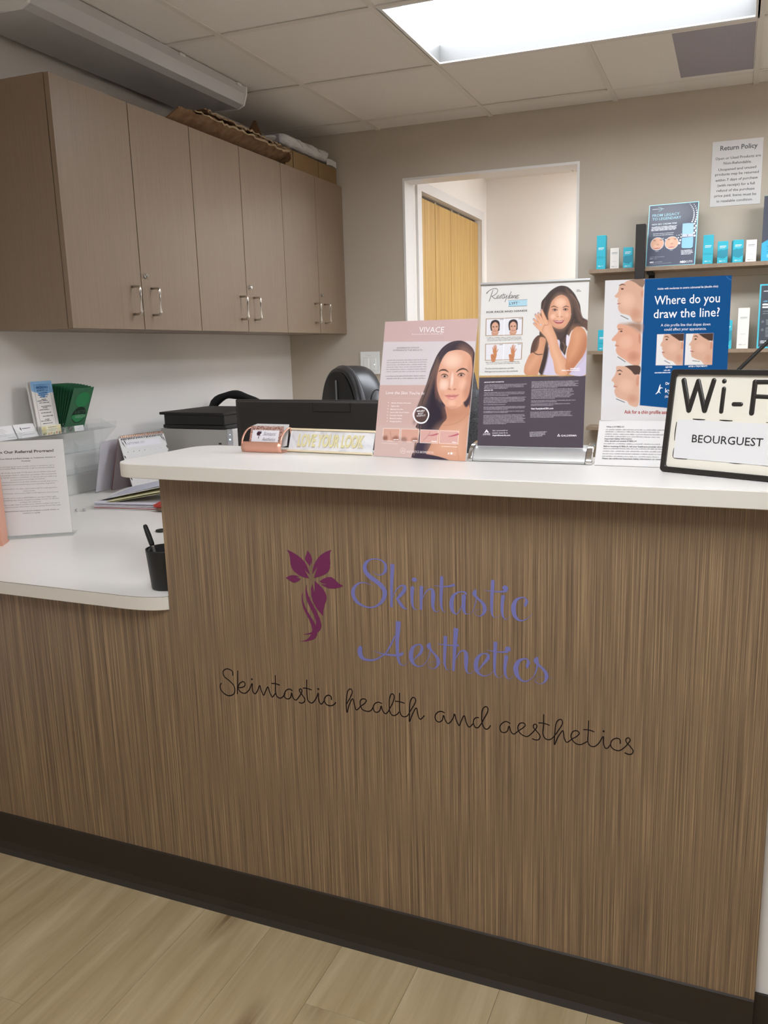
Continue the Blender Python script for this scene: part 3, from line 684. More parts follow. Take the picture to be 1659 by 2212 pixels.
nm.line('560.4,819.6,3.48 564.3,812.9,6.46 570.4,805.0,6.21 576.6,800.2,2.98 581.6,800.7,0.99', C2)
nm.dot('597.8,861.9', 5.44, C2, ry=4.32)
nm.line('593.6,844.6,8.08 592.1,831.4,6.87 592.0,814.5,5.42 594.2,805.0,3.70 597.9,800.5,1.72 602.9,801.0,0.61', C2)
nm.line('612.6,850.1,7.53 611.6,833.3,6.58 610.9,816.4,5.63 610.6,801.2,5.15', C2, cap=False)
nm.line('614.5,823.9,0.98 618.4,833.9,1.70 624.7,842.3,2.67 632.2,846.0,3.62 636.0,841.6,7.24 636.2,828.5,8.47 635.5,814.0,6.31 637.5,804.6,4.13 641.8,800.7,1.70 649.8,803.5,0.61', C2)
nm.line('655.0,871.1,6.68 654.2,853.9,6.70 653.2,834.9,6.01 652.9,818.1,5.30 654.7,807.6,3.38 658.3,802.6,1.45 663.1,803.7,0.60', C2)
nm.line('638.4,853.7,0.96 645.7,853.2,1.44 655.4,853.1,2.15 667.5,854.6,3.10 677.1,857.2,4.75 681.6,858.8,6.16', C2, cap=False)
nm.line('704.3,842.5,3.54 702.0,845.8,4.01 694.9,846.3,2.13 686.5,843.7,3.08 678.6,836.5,6.19 674.9,825.5,8.36 674.7,813.6,8.38 677.6,804.3,5.99 683.0,800.4,2.63 688.4,803.7,1.67 693.3,813.1,1.43 695.2,819.2,1.19', C2)
nm.line('699.8,837.3,8.75 699.2,825.5,7.82 699.3,813.7,6.89 701.0,805.6,4.76 705.1,802.4,1.66 712.3,805.0,0.71 718.2,810.9,0.94 721.9,821.9,1.65 724.9,832.7,2.11 726.7,839.3,3.04', C2)
nm.line('723.2,851.3,4.68 721.4,845.3,9.14 723.7,839.6,4.69 731.3,833.4,4.45 738.9,825.9,7.01 741.8,816.8,7.25 738.8,807.2,5.16 732.3,801.2,1.88 725.3,801.6,0.94 721.2,805.9,0.59 721.8,809.5,0.59 728.9,813.8,0.47 740.6,815.3,0.47 753.4,814.3,0.47', C2)
nm.line('757.7,872.4,7.14 757.0,856.8,6.70 755.8,840.4,6.26 755.5,821.8,5.58 756.3,807.8,3.96 759.8,801.7,1.40 766.1,802.4,0.58 773.1,808.4,0.58', C2)
nm.line('740.8,853.9,0.70 748.9,853.2,1.39 757.0,853.1,2.31 768.5,853.4,2.99 778.8,854.8,4.13 783.4,856.9,5.72 784.5,861.6,6.86', C2)
nm.dot('782.0,862.0', 5.57, C2, ry=4.87)
nm.line('777.9,844.3,7.59 776.5,833.2,6.22 775.9,819.2,5.78 777.1,807.7,4.40 781.1,801.1,1.85 786.9,801.7,0.69 793.7,808.3,0.58', C2)
nm.line('821.0,828.4,1.14 821.0,833.0,5.67 823.5,840.1,5.66 819.6,846.0,2.72 812.8,846.0,2.95 803.8,840.5,5.70 798.8,829.6,8.70 798.5,818.0,8.95 802.2,806.8,6.89 810.8,800.8,3.44 819.8,802.9,1.83 828.8,809.7,0.91 834.3,816.0,0.45', C2)
nm.line('474.8,705.8,8.34 473.3,696.1,10.97 476.3,686.3,9.15 484.8,681.6,5.74 496.7,681.5,4.42 508.7,684.6,3.37 520.7,691.9,2.83 531.4,700.8,2.56 540.9,715.7,3.57 547.8,729.1,3.30 553.2,740.3,1.77', C2)
nm.line('561.3,772.1,10.78 559.7,752.8,9.81 557.9,734.0,8.08 557.4,715.2,7.10 557.9,699.0,6.10 560.1,688.0,4.83 564.4,681.1,3.31 570.8,680.0,1.27 577.3,684.0,0.63 583.2,691.0,0.63', C2, cap=False)
nm.line('504.1,703.4,0.65 513.1,700.4,1.55 526.1,698.2,3.08 539.1,698.2,4.35 554.6,699.3,4.58 565.0,702.4,6.34 568.9,705.4,4.55', C2)
nm.line('591.5,692.1,1.01 598.0,700.4,2.26 607.0,710.2,5.49 611.0,720.5,6.72 608.6,727.6,3.73 601.1,727.4,2.74 592.1,720.7,6.01 587.5,709.0,8.79 587.2,696.5,9.07 591.4,687.1,6.30 600.1,681.7,3.02 610.3,683.9,1.75 619.2,693.1,1.25 625.7,706.3,1.74 628.4,716.5,2.72', C2)
nm.line('627.5,732.6,4.44 625.5,727.2,9.40 629.7,720.4,4.95 638.2,711.6,4.45 644.3,702.5,7.41 644.7,692.7,6.18 639.6,684.0,2.73 632.7,680.6,1.24 625.3,682.8,1.00 623.1,687.4,0.50 626.7,692.9,0.50 636.7,696.0,0.50 647.9,696.8,0.49 657.7,695.0,0.49', C2)
nm.line('661.0,752.8,7.30 660.2,736.3,7.08 659.1,719.1,6.37 658.5,701.9,5.65 659.5,689.7,3.94 663.7,682.3,1.48 669.9,684.3,0.74 677.3,689.6,0.61', C2, cap=False)
nm.line('644.8,734.2,1.23 653.4,734.2,2.20 665.6,734.5,2.68 677.8,735.0,2.67 687.0,736.5,4.11', C2)
nm.line('683.4,771.5,9.75 681.8,752.9,8.73 680.3,734.2,7.70 678.7,712.7,6.40 677.4,693.8,5.63 677.0,681.7,4.56', C2, cap=False)
nm.line('681.7,706.4,1.07 685.1,714.8,2.13 691.8,724.3,2.65 699.8,726.6,4.49 703.4,719.8,8.19 703.3,705.2,8.22 703.1,691.8,6.38 705.3,683.4,3.46 709.9,681.0,1.59 715.9,684.2,0.79 719.9,690.0,0.66', C2)
nm.line('727.0,688.3,1.05 736.2,701.5,3.41 746.7,716.0,6.78 748.0,724.0,5.20 741.5,726.1,2.35 733.8,723.6,3.66 726.5,714.7,7.35 723.2,702.4,8.95 724.4,690.6,7.91 730.3,682.8,4.75 740.0,680.1,2.37 750.4,684.2,1.31 758.2,691.8,0.78', C2)
nm.line('762.8,752.6,7.72 761.9,734.9,6.72 761.1,715.2,5.97 760.8,699.4,5.20 762.3,686.4,3.39 768.5,680.7,1.04 774.9,683.5,0.65 779.4,688.7,0.52', C2, cap=False)
nm.line('746.5,734.1,0.78 754.5,733.3,1.81 764.7,732.9,2.58 776.2,733.4,3.34 785.1,735.2,5.64', C2)
nm.dot('787.3,741.0', 5.92, C2, ry=5.14)
nm.line('784.2,724.7,7.96 782.5,712.7,6.70 781.5,698.2,5.94 783.2,686.6,4.14 788.3,680.1,1.29 794.0,682.8,0.65 799.1,688.8,0.51', C2)
nm.line('825.1,706.6,1.02 825.4,711.8,5.59 827.8,719.8,5.57 824.7,725.2,3.04 817.8,725.0,3.30 809.1,719.4,6.63 803.4,707.6,9.47 804.1,696.0,9.49 809.2,685.5,6.16 819.3,679.7,2.82 829.3,683.7,1.53 837.9,692.7,1.27 842.8,705.0,2.78 845.2,715.6,3.28', C2)
nm.line('844.4,729.7,5.53 842.6,724.3,9.82 847.0,717.2,5.03 855.1,710.5,4.78 861.9,701.1,7.03 862.1,690.8,5.79 856.6,681.7,2.27 849.2,678.7,1.01 842.4,681.6,1.27 840.5,686.6,0.51 844.2,691.0,0.51 854.0,693.6,0.50 865.1,694.5,0.50 874.9,691.9,0.50', C2)
nm.build('name_lettering', DESK, label='periwinkle blue script lettering reading Skintastic Aesthetics')
tg = Print(); C3 = '1d1414'
S3 = dict(wd=2.65)
tg.line('158.2,602.8 157.4,612.5 143.8,616.0 133.3,608.4 135.4,597.1 148.6,588.2 158.8,578.9 161.4,568.5 157.2,558.0 143.9,552.2 130.3,556.9 123.1,566.6 123.8,575.8 126.8,578.9', C3, **S3)
tg.line('172.2,614.5 170.0,589.3 167.1,560.4', C3, **S3)
tg.line('169.8,575.9 175.0,585.6 184.2,591.3 189.0,587.5 186.3,580.1 175.3,575.8 169.7,575.4 171.9,570.0 178.4,564.7 188.2,564.8 198.5,573.8 207.4,590.1 207.1,580.3 208.4,570.8 213.6,567.1 219.8,574.2 226.9,588.1 229.7,578.2 235.1,566.7 241.1,577.2 247.5,587.8 250.7,577.7 256.6,565.9 262.6,571.5 266.1,575.5', C3, **S3)
tg.dot('207.5,600.2', 2.19, C3)
tg.line('267.7,616.8 267.0,595.8 266.3,578.2 270.0,568.2 278.4,566.3 287.3,574.2 291.6,584.5 300.4,590.4 308.1,588.0', C3, **S3)
tg.line('258.0,597.3 267.1,598.2 277.2,596.3', C3, **S3)
tg.line('291.6,584.5 287.4,576.0 288.9,569.2 296.2,566.8 303.0,571.3 306.4,582.2 308.6,572.1 315.8,567.1 323.6,575.2 331.3,587.5 331.6,593.6 327.4,594.2 325.9,589.4 331.4,582.4 337.9,572.9 336.0,565.7 329.4,562.0 323.9,563.1', C3, **S3)
tg.line('345.1,617.0 343.9,592.8 344.7,573.9 349.9,566.9 357.2,567.5 365.9,578.8 371.6,591.3 371.4,579.6 374.5,568.9 379.0,567.8 385.7,576.5', C3, **S3)
tg.line('335.5,597.3 344.2,598.3 355.0,596.4', C3, **S3)
tg.dot('372.1,600.6', 2.37, C3)
tg.line('402.6,581.3 401.5,588.3 394.4,589.8 386.9,582.7 385.6,574.8 390.7,567.9 399.6,566.6 407.8,570.4 412.2,575.7', C3, **S3)
S3 = dict(wd=2.37)
tg.line('438.5,577.7 446.8,591.4 452.3,604.7 450.2,611.2 445.6,610.6 441.1,603.1 438.2,587.7 437.0,573.7 438.3,557.5 443.5,573.4 449.9,587.5 453.9,589.3 456.1,579.0 458.9,568.2 462.7,567.3 470.8,576.2 480.1,583.9 484.1,590.7 480.4,593.9 473.3,592.2 469.9,586.1 470.8,576.2 475.7,568.9 487.2,567.3 495.0,571.2 499.0,578.0', C3, **S3)
tg.line('519.0,589.9 512.7,591.5 505.7,588.9 500.4,582.0 500.1,573.2 503.8,568.6 509.5,569.1 514.7,574.2 517.9,584.0 520.4,575.1 526.5,568.3 533.0,573.3 536.9,581.3 544.2,594.7 547.7,607.4 546.0,613.9 541.0,613.2 537.3,603.5 536.2,589.8 536.8,576.3 540.9,568.3 547.2,567.5 553.5,571.5 557.4,576.4', C3, **S3)
tg.line('559.6,617.9 559.0,596.9 559.1,579.8 562.8,569.9 569.5,567.9 575.8,571.3 580.2,577.5', C3, **S3)
tg.line('549.9,599.2 559.2,599.6 569.7,598.0', C3, **S3)
tg.line('580.9,580.0 587.9,591.5 594.5,604.6 593.8,611.8 588.4,612.8 583.3,604.1 581.1,588.0 580.3,570.8 580.4,559.2 586.3,574.2 593.3,588.6 597.0,590.4 598.6,579.7 601.5,570.4 605.7,568.7 612.9,576.8', C3, **S3)
tg.line('656.2,590.3 650.5,592.1 643.3,590.0 637.2,582.5 636.8,574.5 640.6,569.1 646.6,569.1 652.0,574.5 654.6,584.3 658.0,574.9 663.2,568.5 668.6,571.7 674.6,581.1 677.9,590.8 681.1,579.1 685.7,569.6 688.0,568.2 691.6,577.2 696.4,588.7 699.3,589.1 702.1,577.6 706.1,569.3 710.2,568.8 716.6,576.4', C3, **S3)
tg.line('727.9,591.0 723.7,590.5 718.4,585.6 717.2,577.7 720.6,569.9 726.4,569.4 732.8,577.8 739.2,590.6 746.1,604.6 747.2,613.0 743.8,616.6 738.7,613.5 735.2,605.3 734.4,593.4 735.1,581.7 739.1,571.7 744.2,569.0 748.8,572.1 752.2,577.9', C3, **S3)
S3 = dict(wd=2.15)
tg.line('791.7,589.1 784.8,591.8 777.8,588.3 771.7,580.0 772.9,570.2 779.6,567.7 786.5,572.1 790.0,583.0 793.5,572.7 799.6,567.9 808.2,575.6 817.6,583.8 822.3,590.0 818.4,594.2 811.5,591.9 807.6,584.0 809.0,576.1 815.9,569.1 826.2,567.2 834.7,574.9 842.3,585.1 845.3,591.9 842.2,595.5 838.3,592.6 838.9,587.3 845.7,580.3 851.4,572.3 849.2,565.1 843.3,562.8 836.8,564.1', C3, **S3)
tg.line('858.0,617.6 857.9,594.8 857.0,578.6 861.0,569.4 868.6,567.6 875.2,571.8 880.1,578.8 888.3,592.6 893.9,604.1 893.0,611.9 888.0,612.0 882.3,604.0 880.1,584.2 879.4,559.1 885.2,574.3 893.3,589.0 896.3,588.6 898.5,574.8 903.5,568.1 912.4,576.2', C3, **S3)
tg.line('848.6,599.0 858.2,599.8 869.1,597.5', C3, **S3)
tg.line('912.4,576.2 921.3,583.0 926.4,590.0 921.9,594.6 914.6,592.0 910.8,583.9 912.4,576.2 919.9,568.6 929.8,568.0 941.0,575.7', C3, **S3)
tg.line('943.4,618.1 943.0,594.5 942.6,576.9 946.0,569.5 954.1,567.9 962.8,575.9 970.9,591.2 971.5,578.3 974.9,569.2 979.7,569.5 985.0,577.9', C3, **S3)
tg.line('934.4,599.0 943.7,599.9 953.4,598.1', C3, **S3)
tg.dot('971.4,601.8', 2.06, C3)
tg.line('1002.3,582.6 1001.3,590.2 995.0,591.8 987.2,586.1 985.1,576.2 990.0,569.2 1000.3,567.8 1009.6,575.2 1017.1,586.0 1020.0,592.5 1016.8,596.3 1012.5,593.0 1013.2,587.1 1019.6,580.4 1025.6,572.8 1024.7,566.5 1019.3,563.5 1011.4,565.1', C3, **S3)
tg.build('tagline_lettering', DESK, label='thin black script line reading Skintastic health and aesthetics')

Print.line.__defaults__ = _ld; Print.dot.__defaults__ = _dd; Print.poly.__defaults__ = _pd
# ================================================================ COUNTER TOP SIGNS
def sheet_thing(name, label, cat, x, y, z, ang, lean, w, h, t=.003, m=None, group=None, board='board'):
    r = thing(name, label, cat, (x, y, z), (-lean, 0, ang), group)
    obj(board, MB().box(0, 0, 0, w, t, h), m or M_BOARD, r, bevel=.0004, seg=1)
    return r
FEET = []
# --- pink sign with the dark-haired woman
t = sheet_thing('counter_sign', 'pink upright counter sign with a long-haired woman, headed VIVACE', 'sign', .4292, .1927, ZC+.0008, -.1468, .2144, .2263, .2968)
obj('easel_leg', MB().box(.085, .0032, .03, .145, .006, .19), M_BOARD, t).rotation_euler = (R(-22), 0, 0)
c = Canvas(226.3, 296.8, 'c9b0ab', 1.5)
c.poly('c9aca9', '-2.4,297.7 229.0,295.4 228.9,249.6 0.2,252.3', smooth=False)
c.poly('d2c8ca', '0.2,252.3 229.8,249.6 229.6,158.2 0.4,156.5', smooth=False)
c.poly('c8a9a1', '0.4,156.5 229.6,158.2 230.8,71.3 -1.0,63.7', smooth=False)
c.poly('ccb0a8', '-1.0,63.7 230.8,71.3 225.4,-3.7 -0.2,-3.9', f=25, smooth=False)
c.poly('433a42', '187.0,251.6 167.9,248.6 150.3,238.2 137.8,221.7 130.9,205.0 124.9,188.3 121.2,171.6 116.0,153.1 109.2,134.6 102.3,116.0 97.9,102.4 104.3,95.8 106.8,80.7 100.4,67.0 109.6,62.3 110.1,47.2 103.2,20.0 100.9,0.5 164.0,2.9 183.3,53.3 225.8,95.5 228.6,168.7 228.2,214.2 223.6,230.5 214.5,240.4 201.0,248.8')
c.poly('6f574f', '141.6,211.6 132.2,191.7 123.6,163.2 112.7,138.0 103.1,117.7 97.6,95.6 93.2,76.9 97.8,73.7 105.8,90.8 117.1,112.9 128.0,138.2 138.3,168.3 143.9,188.3', f=10, a=.75)
c.poly('8a6f63', '140.0,218.3 134.7,205.0 128.1,185.0 121.7,163.2 125.8,159.9 133.3,180.0 140.1,198.3', f=8, a=.55)
c.line('7d6459', '124.7,171.6,1.61 115.8,144.7,1.79 106.6,121.1,1.62 100.5,95.7,1.08', a=.6); c.line('2b2530', '129.1,175.0,1.25 121.1,149.8,1.79 113.8,126.2,1.79 108.6,100.9,1.08', a=.5)
c.line('7c5f51', '106.3,75.6,2.16 105.0,50.4,2.88 102.8,23.3,3.24 102.1,1.4,2.52', a=.8); c.line('8a6a57', '113.6,70.8,1.08 110.8,50.6,1.44 107.0,30.2,1.08', a=.7)
for q in ('177.3,247.6,0.52 152.8,231.5,0.71 137.2,198.3,0.89 128.8,168.3,0.89 117.2,131.3,0.90 107.2,95.9,0.72', '174.0,242.7,0.52 150.3,218.2,0.71 138.5,185.0,0.89 130.4,151.6,0.89 120.4,118.0,0.89 118.0,84.4,0.72', '182.6,249.2,0.52 159.5,239.7,0.70 141.2,215.0,0.89 132.5,188.3,0.89 122.2,158.2,0.89 111.9,126.2,0.72'): c.line('6a5550', q, f=1.2, a=.55)
c.poly('2b2430', '140.2,168.3 143.6,143.4 150.7,118.5 163.6,102.2 173.3,89.2 168.4,72.6 158.0,63.9 135.4,63.2 127.3,67.9 125.9,101.3 128.6,131.5 133.9,155.0', f=12, a=.8)
c.poly('3b3245', '131.6,63.0 158.0,63.9 148.5,45.3 139.2,25.0 133.2,8.0 117.8,8.9 111.5,33.8 113.6,50.7', f=10, a=.9)
c.poly('c48e74', '169.4,118.9 174.2,89.3 166.0,77.5 159.5,67.3 148.5,45.3 139.2,25.0 134.1,8.9 163.7,6.2 188.5,0.0 225.2,-1.3 224.9,38.6 224.8,87.4 225.6,110.2 213.2,123.0')
c.poly('d6a58a', '159.8,64.0 193.6,79.9 216.3,90.4 224.2,84.1 228.1,6.2 192.0,1.9 144.4,10.2 145.7,35.2', f=40, a=.75)
c.poly('b87a5b', '172.2,109.0 187.5,104.4 203.6,108.9 219.9,128.0 224.8,105.3 216.0,93.7 198.4,86.6 176.4,86.0', f=30, a=.6)
c.poly('dea88e', '176.1,231.2 162.6,227.2 152.5,214.9 146.1,200.0 143.3,185.0 142.1,171.7 143.4,158.4 147.2,145.1 153.0,133.5 161.7,121.2 171.9,112.3 181.6,108.2 191.7,108.8 202.3,113.3 212.3,122.1 219.3,134.5 222.1,152.4 223.8,172.0 224.6,188.2 222.8,201.2 218.7,215.9 210.6,225.0 197.3,230.6 186.2,231.9')
c.poly('d8a185', '197.3,230.9 218.8,214.3 224.1,188.2 222.7,155.7 214.8,124.6 201.3,113.7 209.8,139.2 214.2,168.7 212.9,201.3', f=40, a=.8)
c.blob('f2d0b8', '175.4,209.7', 26.96, 19.77, .8); c.blob('f3d5c4', '159.9,158.5', 14.38, 14.38, .75); c.blob('efc4ad', '206.1,158.8', 13.48, 13.48, .6)
c.blob('f6ddd0', '178.5,168.5', 5.03, 19.77, .7); c.blob('eec3ab', '183.2,120.0', 10.78, 8.09, .6)
c.blob('c58a74', '156.6,135.2', 10.78, 16.17, .35); c.blob('b97f68', '212.9,144.2', 9.88, 21.56, .5); c.blob('c68e76', '185.1,110.1', 21.56, 5.39, .6)
c.blob('b87f69', '220.5,168.7', 12.58, 59.30, .55); c.blob('b87f69', '144.9,168.4', 8.09, 44.93, .4); c.line('b98270', '174.1,185.0,0.70 175.0,168.5,1.05 173.0,154.4,1.40', f=4, a=.35)
c.line('5b433c', '145.9,186.3,1.42 151.3,189.6,3.53 160.6,189.6,3.87 168.5,185.3,1.40', f=1, a=.85); c.line('54403b', '187.4,185.0,1.56 193.0,189.6,3.47 201.0,192.2,3.80 209.4,190.5,2.75 215.3,185.6,1.20', f=1, a=.85)
for q, w in (('160.4,176.4', 1), ('199.4,178.8', 1)):
    c.blob('a06f62', q, 11.14, 6.11, .6); c.ell('bfa9a2', q, 5.75, 1.62); c.ell('4a3029', q, 2.70, 1.98); c.ell('1a1413', q, 1.44, 1.44)
c.line('2b201f', '151.5,178.0,0.88 155.9,180.7,1.76 162.5,180.4,1.76 168.4,176.7,1.05', f=.6); c.line('2b201f', '191.0,178.1,1.04 195.0,182.0,1.73 201.9,182.7,1.73 208.0,180.1,0.86', f=.6)
c.line('b98272', '153.2,173.7,0.71 161.4,172.4,0.88 167.7,174.4,0.70', a=.7); c.line('b98272', '192.5,175.8,0.69 199.9,174.8,0.86 207.0,177.1,0.69', a=.7)
c.blob('b5735f', '173.5,149.5', 3.95, 2.52, .8); c.blob('b5735f', '187.8,149.3', 3.95, 2.52, .8); c.blob('a05f50', '176.8,148.4', 2.52, 1.44, .9); c.blob('a05f50', '185.1,148.5', 2.52, 1.44, .9); c.blob('d9a28b', '180.6,147.1', 6.11, 2.16, .7)
c.line('c9917c', '173.5,171.8,0.87 173.0,161.9,1.22 171.4,152.0,1.40', f=2, a=.5)
c.poly('c77f7a', '163.7,135.7 171.4,137.1 176.9,137.8 180.7,136.9 185.2,137.9 191.7,137.4 198.5,138.4 191.0,134.4 181.0,133.3 171.7,133.8'); c.poly('d99088', '165.6,134.9 171.7,133.8 181.0,133.3 191.0,134.4 197.2,136.8 191.4,130.5 182.5,127.0 173.1,129.2'); c.line('9a4f50', '164.1,135.5,0.53 172.6,134.1,0.87 181.0,133.6,0.87 191.0,134.7,0.87 198.2,138.1,0.52', f=.5)
c.blob('f3c4b8', '182.2,130.6', 6.47, 1.62, .7)
c.line('a87356', '166.5,72.5,0.88 184.9,74.7,1.22 207.9,83.6,1.38 222.8,98.7,1.20', f=3, a=.55); c.line('9c6a50', '197.8,55.5,0.69 204.0,29.5,1.04 211.4,0.4,0.86', f=3, a=.35)
c.poly('3c3240', '113.9,9.0 135.0,9.7 163.7,6.2 188.5,0.0 183.1,-1.9 100.9,0.5 104.5,6.6')
c.poly('44363c', '209.7,121.3 217.0,111.6 224.9,123.2 228.6,168.7 228.2,211.0 223.0,227.3 221.9,211.0 224.6,191.5 223.6,168.7 222.1,142.7 216.3,127.9', f=4)
c.para('a39a9e', '12.6,210.1 115.0,211.0 13.1,185.0', 6, 2.52, 7, .55, .98, .03); c.para('9b9297', '13.8,175.0 115.6,176.3 16.7,169.9', 2, 2.52, 9, .6, .95)
c.line('dccfd0', '26.0,128.6 102.1,128.1', 0.45, a=.6, smooth=False)
for q in ('26.4,118.3', '26.5,111.4', '26.6,104.5', '26.7,97.7', '26.8,90.9', '27.0,84.2', '27.1,77.7'): c.ell('f3eaea', q, 0.90, 0.90)
for fr, k in (('18.8,61.6 62.1,62.4 62.2,33.4 19.6,34.1', 0), ('64.5,62.1 109.6,62.6 110.7,33.8 66.2,33.6', 1), ('112.9,62.1 157.4,62.3 157.9,33.8 113.8,33.2', 2), ('159.3,61.7 205.6,62.0 206.1,34.2 160.6,33.9', 3)):
    c.poly('ead8cc', fr, smooth=False)
for fr in ('20.1,60.6 60.8,61.3 60.9,34.6 20.9,35.1', '65.8,61.1 108.3,61.6 109.2,34.9 67.4,34.7'): c.poly('cf9f8e', fr, smooth=False)
for fr in ('114.2,61.1 156.2,61.2 156.5,34.9 115.1,34.3', '160.5,60.7 204.4,60.9 204.7,35.3 161.8,34.9'): c.poly('d3a59b', fr, smooth=False)
c.poly('7d4f42', '20.2,43.7 29.4,45.5 32.9,40.8 30.4,35.2 21.1,35.5', f=6, a=.8); c.poly('8c5848', '43.9,41.2 53.3,46.7 60.8,43.6 61.1,35.1 48.5,34.9', f=6, a=.8); c.line('a8705f', '37.5,54.7,1.11 40.5,44.5,1.48 42.0,36.0,1.11', f=3, a=.6)
c.poly('86645f', '66.9,42.1 75.3,45.0 81.6,41.0 80.3,34.5 67.6,35.0', f=6, a=.7); c.poly('7a4c42', '93.3,41.5 102.7,44.4 109.1,42.1 109.0,35.4 95.9,34.8', f=6, a=.75)
c.line('b3475c', '133.8,50.1,1.07 144.2,50.8,2.13 156.1,54.3,2.47', f=1.5); c.line('b3475c', '181.8,49.6,0.87 192.7,51.7,2.43 204.2,55.4,3.11', f=2); c.line('8d5d55', '137.8,58.3,0.71 131.2,48.0,1.07 122.5,39.3,0.89', f=2, a=.6)
c.greek('f0e6e2', '48.0,36.6 59.3,37.0', 2.34, 2, .9); c.greek('f0e6e2', '96.7,36.5 106.4,36.6', 2.34, 2, .9); c.greek('f0e6e2', '142.7,36.8 154.1,36.7', 2.34, 2, .9); c.greek('f0e6e2', '192.3,36.9 201.5,36.8', 2.34, 2, .9)
c.line('efe4e0', '18.9,28.9 59.1,28.5', 0.72, a=.7, smooth=False); c.greek('f3e4d6', '167.2,27.5 204.1,27.9', 1.44, 4, .8)
c.build('printed_face', t, label='printed portrait of a woman with long dark hair')
P = Print(); WH = 'f2eeee'
P.text('VIVACE', '88.2,271.2 149.4,269.7', 11.86, WH, y=-.0009)
P.text('EXPERIENCE VIVACE', '36.5,236.8 91.6,237.0', 2.70, '7d757a', .01, y=-.0009); P.text('EXPERIENCE THE RESULTS', '27.6,231.8 100.5,231.5', 2.70, '7d757a', .01, y=-.0009)
P.text('Fractional Micro Needle RF', '71.7,266.2 147.6,265.5', 2.70, 'efe6e6', y=-.0009)
for s_, q in (('Alleviate Wrinkles & Fine Lines', '33.9,116.4 84.1,117.0'), ('Tighten Skin', '34.0,109.5 54.9,109.8'), ('Minimize Pore Size', '33.6,102.6 65.5,103.0'), ('Improve Skin Tone & Texture', '33.5,95.8 81.5,96.6'), ('Immediate Results', '33.4,89.2 64.9,89.7'), ('Minimal Downtime', '33.7,82.5 64.5,83.1'), ('Virtually Pain-Free', '33.5,75.8 64.2,76.4')): P.text(s_, q, 2.70, 'f3eaea', .02, y=-.0009, res=1)
P.text("Love the Skin You're In", '17.6,137.1 114.0,136.7', 6.47, WH, .002, .22, y=-.0009)
P.line('110.0,110.4,3.23 122.5,106.3,3.22 130.0,94.4,3.21 125.1,80.4,3.21 113.1,75.8,3.23 100.1,80.2,3.25 92.3,93.5,3.26 98.1,106.1,3.25 110.0,110.4,3.23', WH, y=-.0009); 
P.dot('111.3,93.4', 15.45, '5c4744', y=-.0008, n=30)
P.text('REALSELF', '100.7,99.4 119.8,100.9', 3.23, WH, .03, y=-.0010); P.text('MOST', '104.0,93.8 117.3,95.1', 3.59, WH, .01, y=-.0010); P.text('WORTH IT', '100.6,88.6 122.7,90.9', 3.59, WH, .01, y=-.0010)
P.text('AESTHETICS BIOMEDICAL', '83.0,10.9 150.9,11.9', 4.67, 'e8dcda', y=-.0009)
P.line('73.8,20.3,0.73 79.0,18.0,0.73 80.4,13.8,0.73 78.8,9.5,0.73 74.0,8.8,0.73 69.3,10.8,0.73 68.0,15.8,0.73 70.0,19.3,0.73 73.8,20.3,0.73', 'e8dcda', y=-.0009)
P.line('71.2,11.4,0.91 73.7,17.8,0.91 77.9,11.2,0.91', 'e8dcda', y=-.0009, smooth=False); P.line('73.0,13.1,0.73 77.9,15.4,0.73', 'e8dcda', y=-.0009, smooth=False)
P.poly('182.3,15.7 184.9,14.2 183.9,12.5 186.4,11.9 187.9,15.3 186.5,16.2 184.8,15.2', WH, y=-.0009); P.poly('190.2,16.7 195.0,16.6 195.0,12.0 190.2,12.1', WH, y=-.0009, smooth=False); P.line('197.6,16.1,0.69 202.0,16.0,0.69 202.0,12.1,0.69 197.6,12.2,0.69 197.6,16.1,0.69', 'e3cdbf', y=-.0009, smooth=False)
P.build('lettering', t)

# --- banner stand with the smiling woman
t = thing('banner_stand', 'tabletop banner stand with chrome-ended silver base, showing a smiling woman and a dark lower half', 'sign', (.6676, .1964, ZC), (0, 0, .0263))
# base: rounded aluminium cassette with chrome end caps
prof = [(-.030, .001), (-.031, .006), (-.020, .020), (-.006, .0280), (.004, .0286), (.028, .032), (.050, .028), (.062, .014), (.063, .001)]
obj('base', MB().prism(prof, -.002, .229, 'x'), M_ALU, t, bevel=.001)
for a_, b_ in ((-.013, -.002), (.229, .244)):
    p2 = [(-.033, 0), (-.034, .007), (-.022, .024), (-.007, .0325), (.006, .034), (.030, .037), (.053, .032), (.066, .016), (.067, 0)]
    obj('end_cap', MB().prism(p2, a_, b_, 'x'), M_CHROME, t, bevel=.003, label='chrome end cap')
bn = obj('banner', MB().box(0, 0, 0, .2207, .0006, .3340), M_PAPER, t, loc=(0, 0, .0290)); bn.rotation_euler = (-.1195, 0, 0)
obj('top_rail', MB().prism([(-.003, 0), (-.0042, .002), (-.003, .0055), (.003, .006), (.0042, .002), (.003, 0)], -.002, .2230, 'x'), mat('rail_aluminium', 'a3a19e', .4, .4), bn, bevel=.0005, loc=(0, 0, .3305))
obj('pole', MB().lathe([(.003, .0), (.003, .328)], 10, (.110, .006, 0)), M_ALU, bn, smooth=False)
c = Canvas(220.7, 331, 'd9d6d2', 1.25)
c.blob('cfcdca', '101.4,328.2', 44.23, 6.80, .35); c.blob('d3d1cf', '33.2,270.0', 40.83, 20.41, .25)
c.poly('4b424b', '-0.0,143.4 224.3,145.3 226.3,0.5 -2.3,-3.3', smooth=False)
c.poly('a9854c', '-0.1,145.8 224.2,148.1 224.4,144.7 0.0,142.0', smooth=False); c.greek('c9aa74', '0.9,142.9 222.7,145.3', 2.04, 8, .5)
HR = '3f302b'
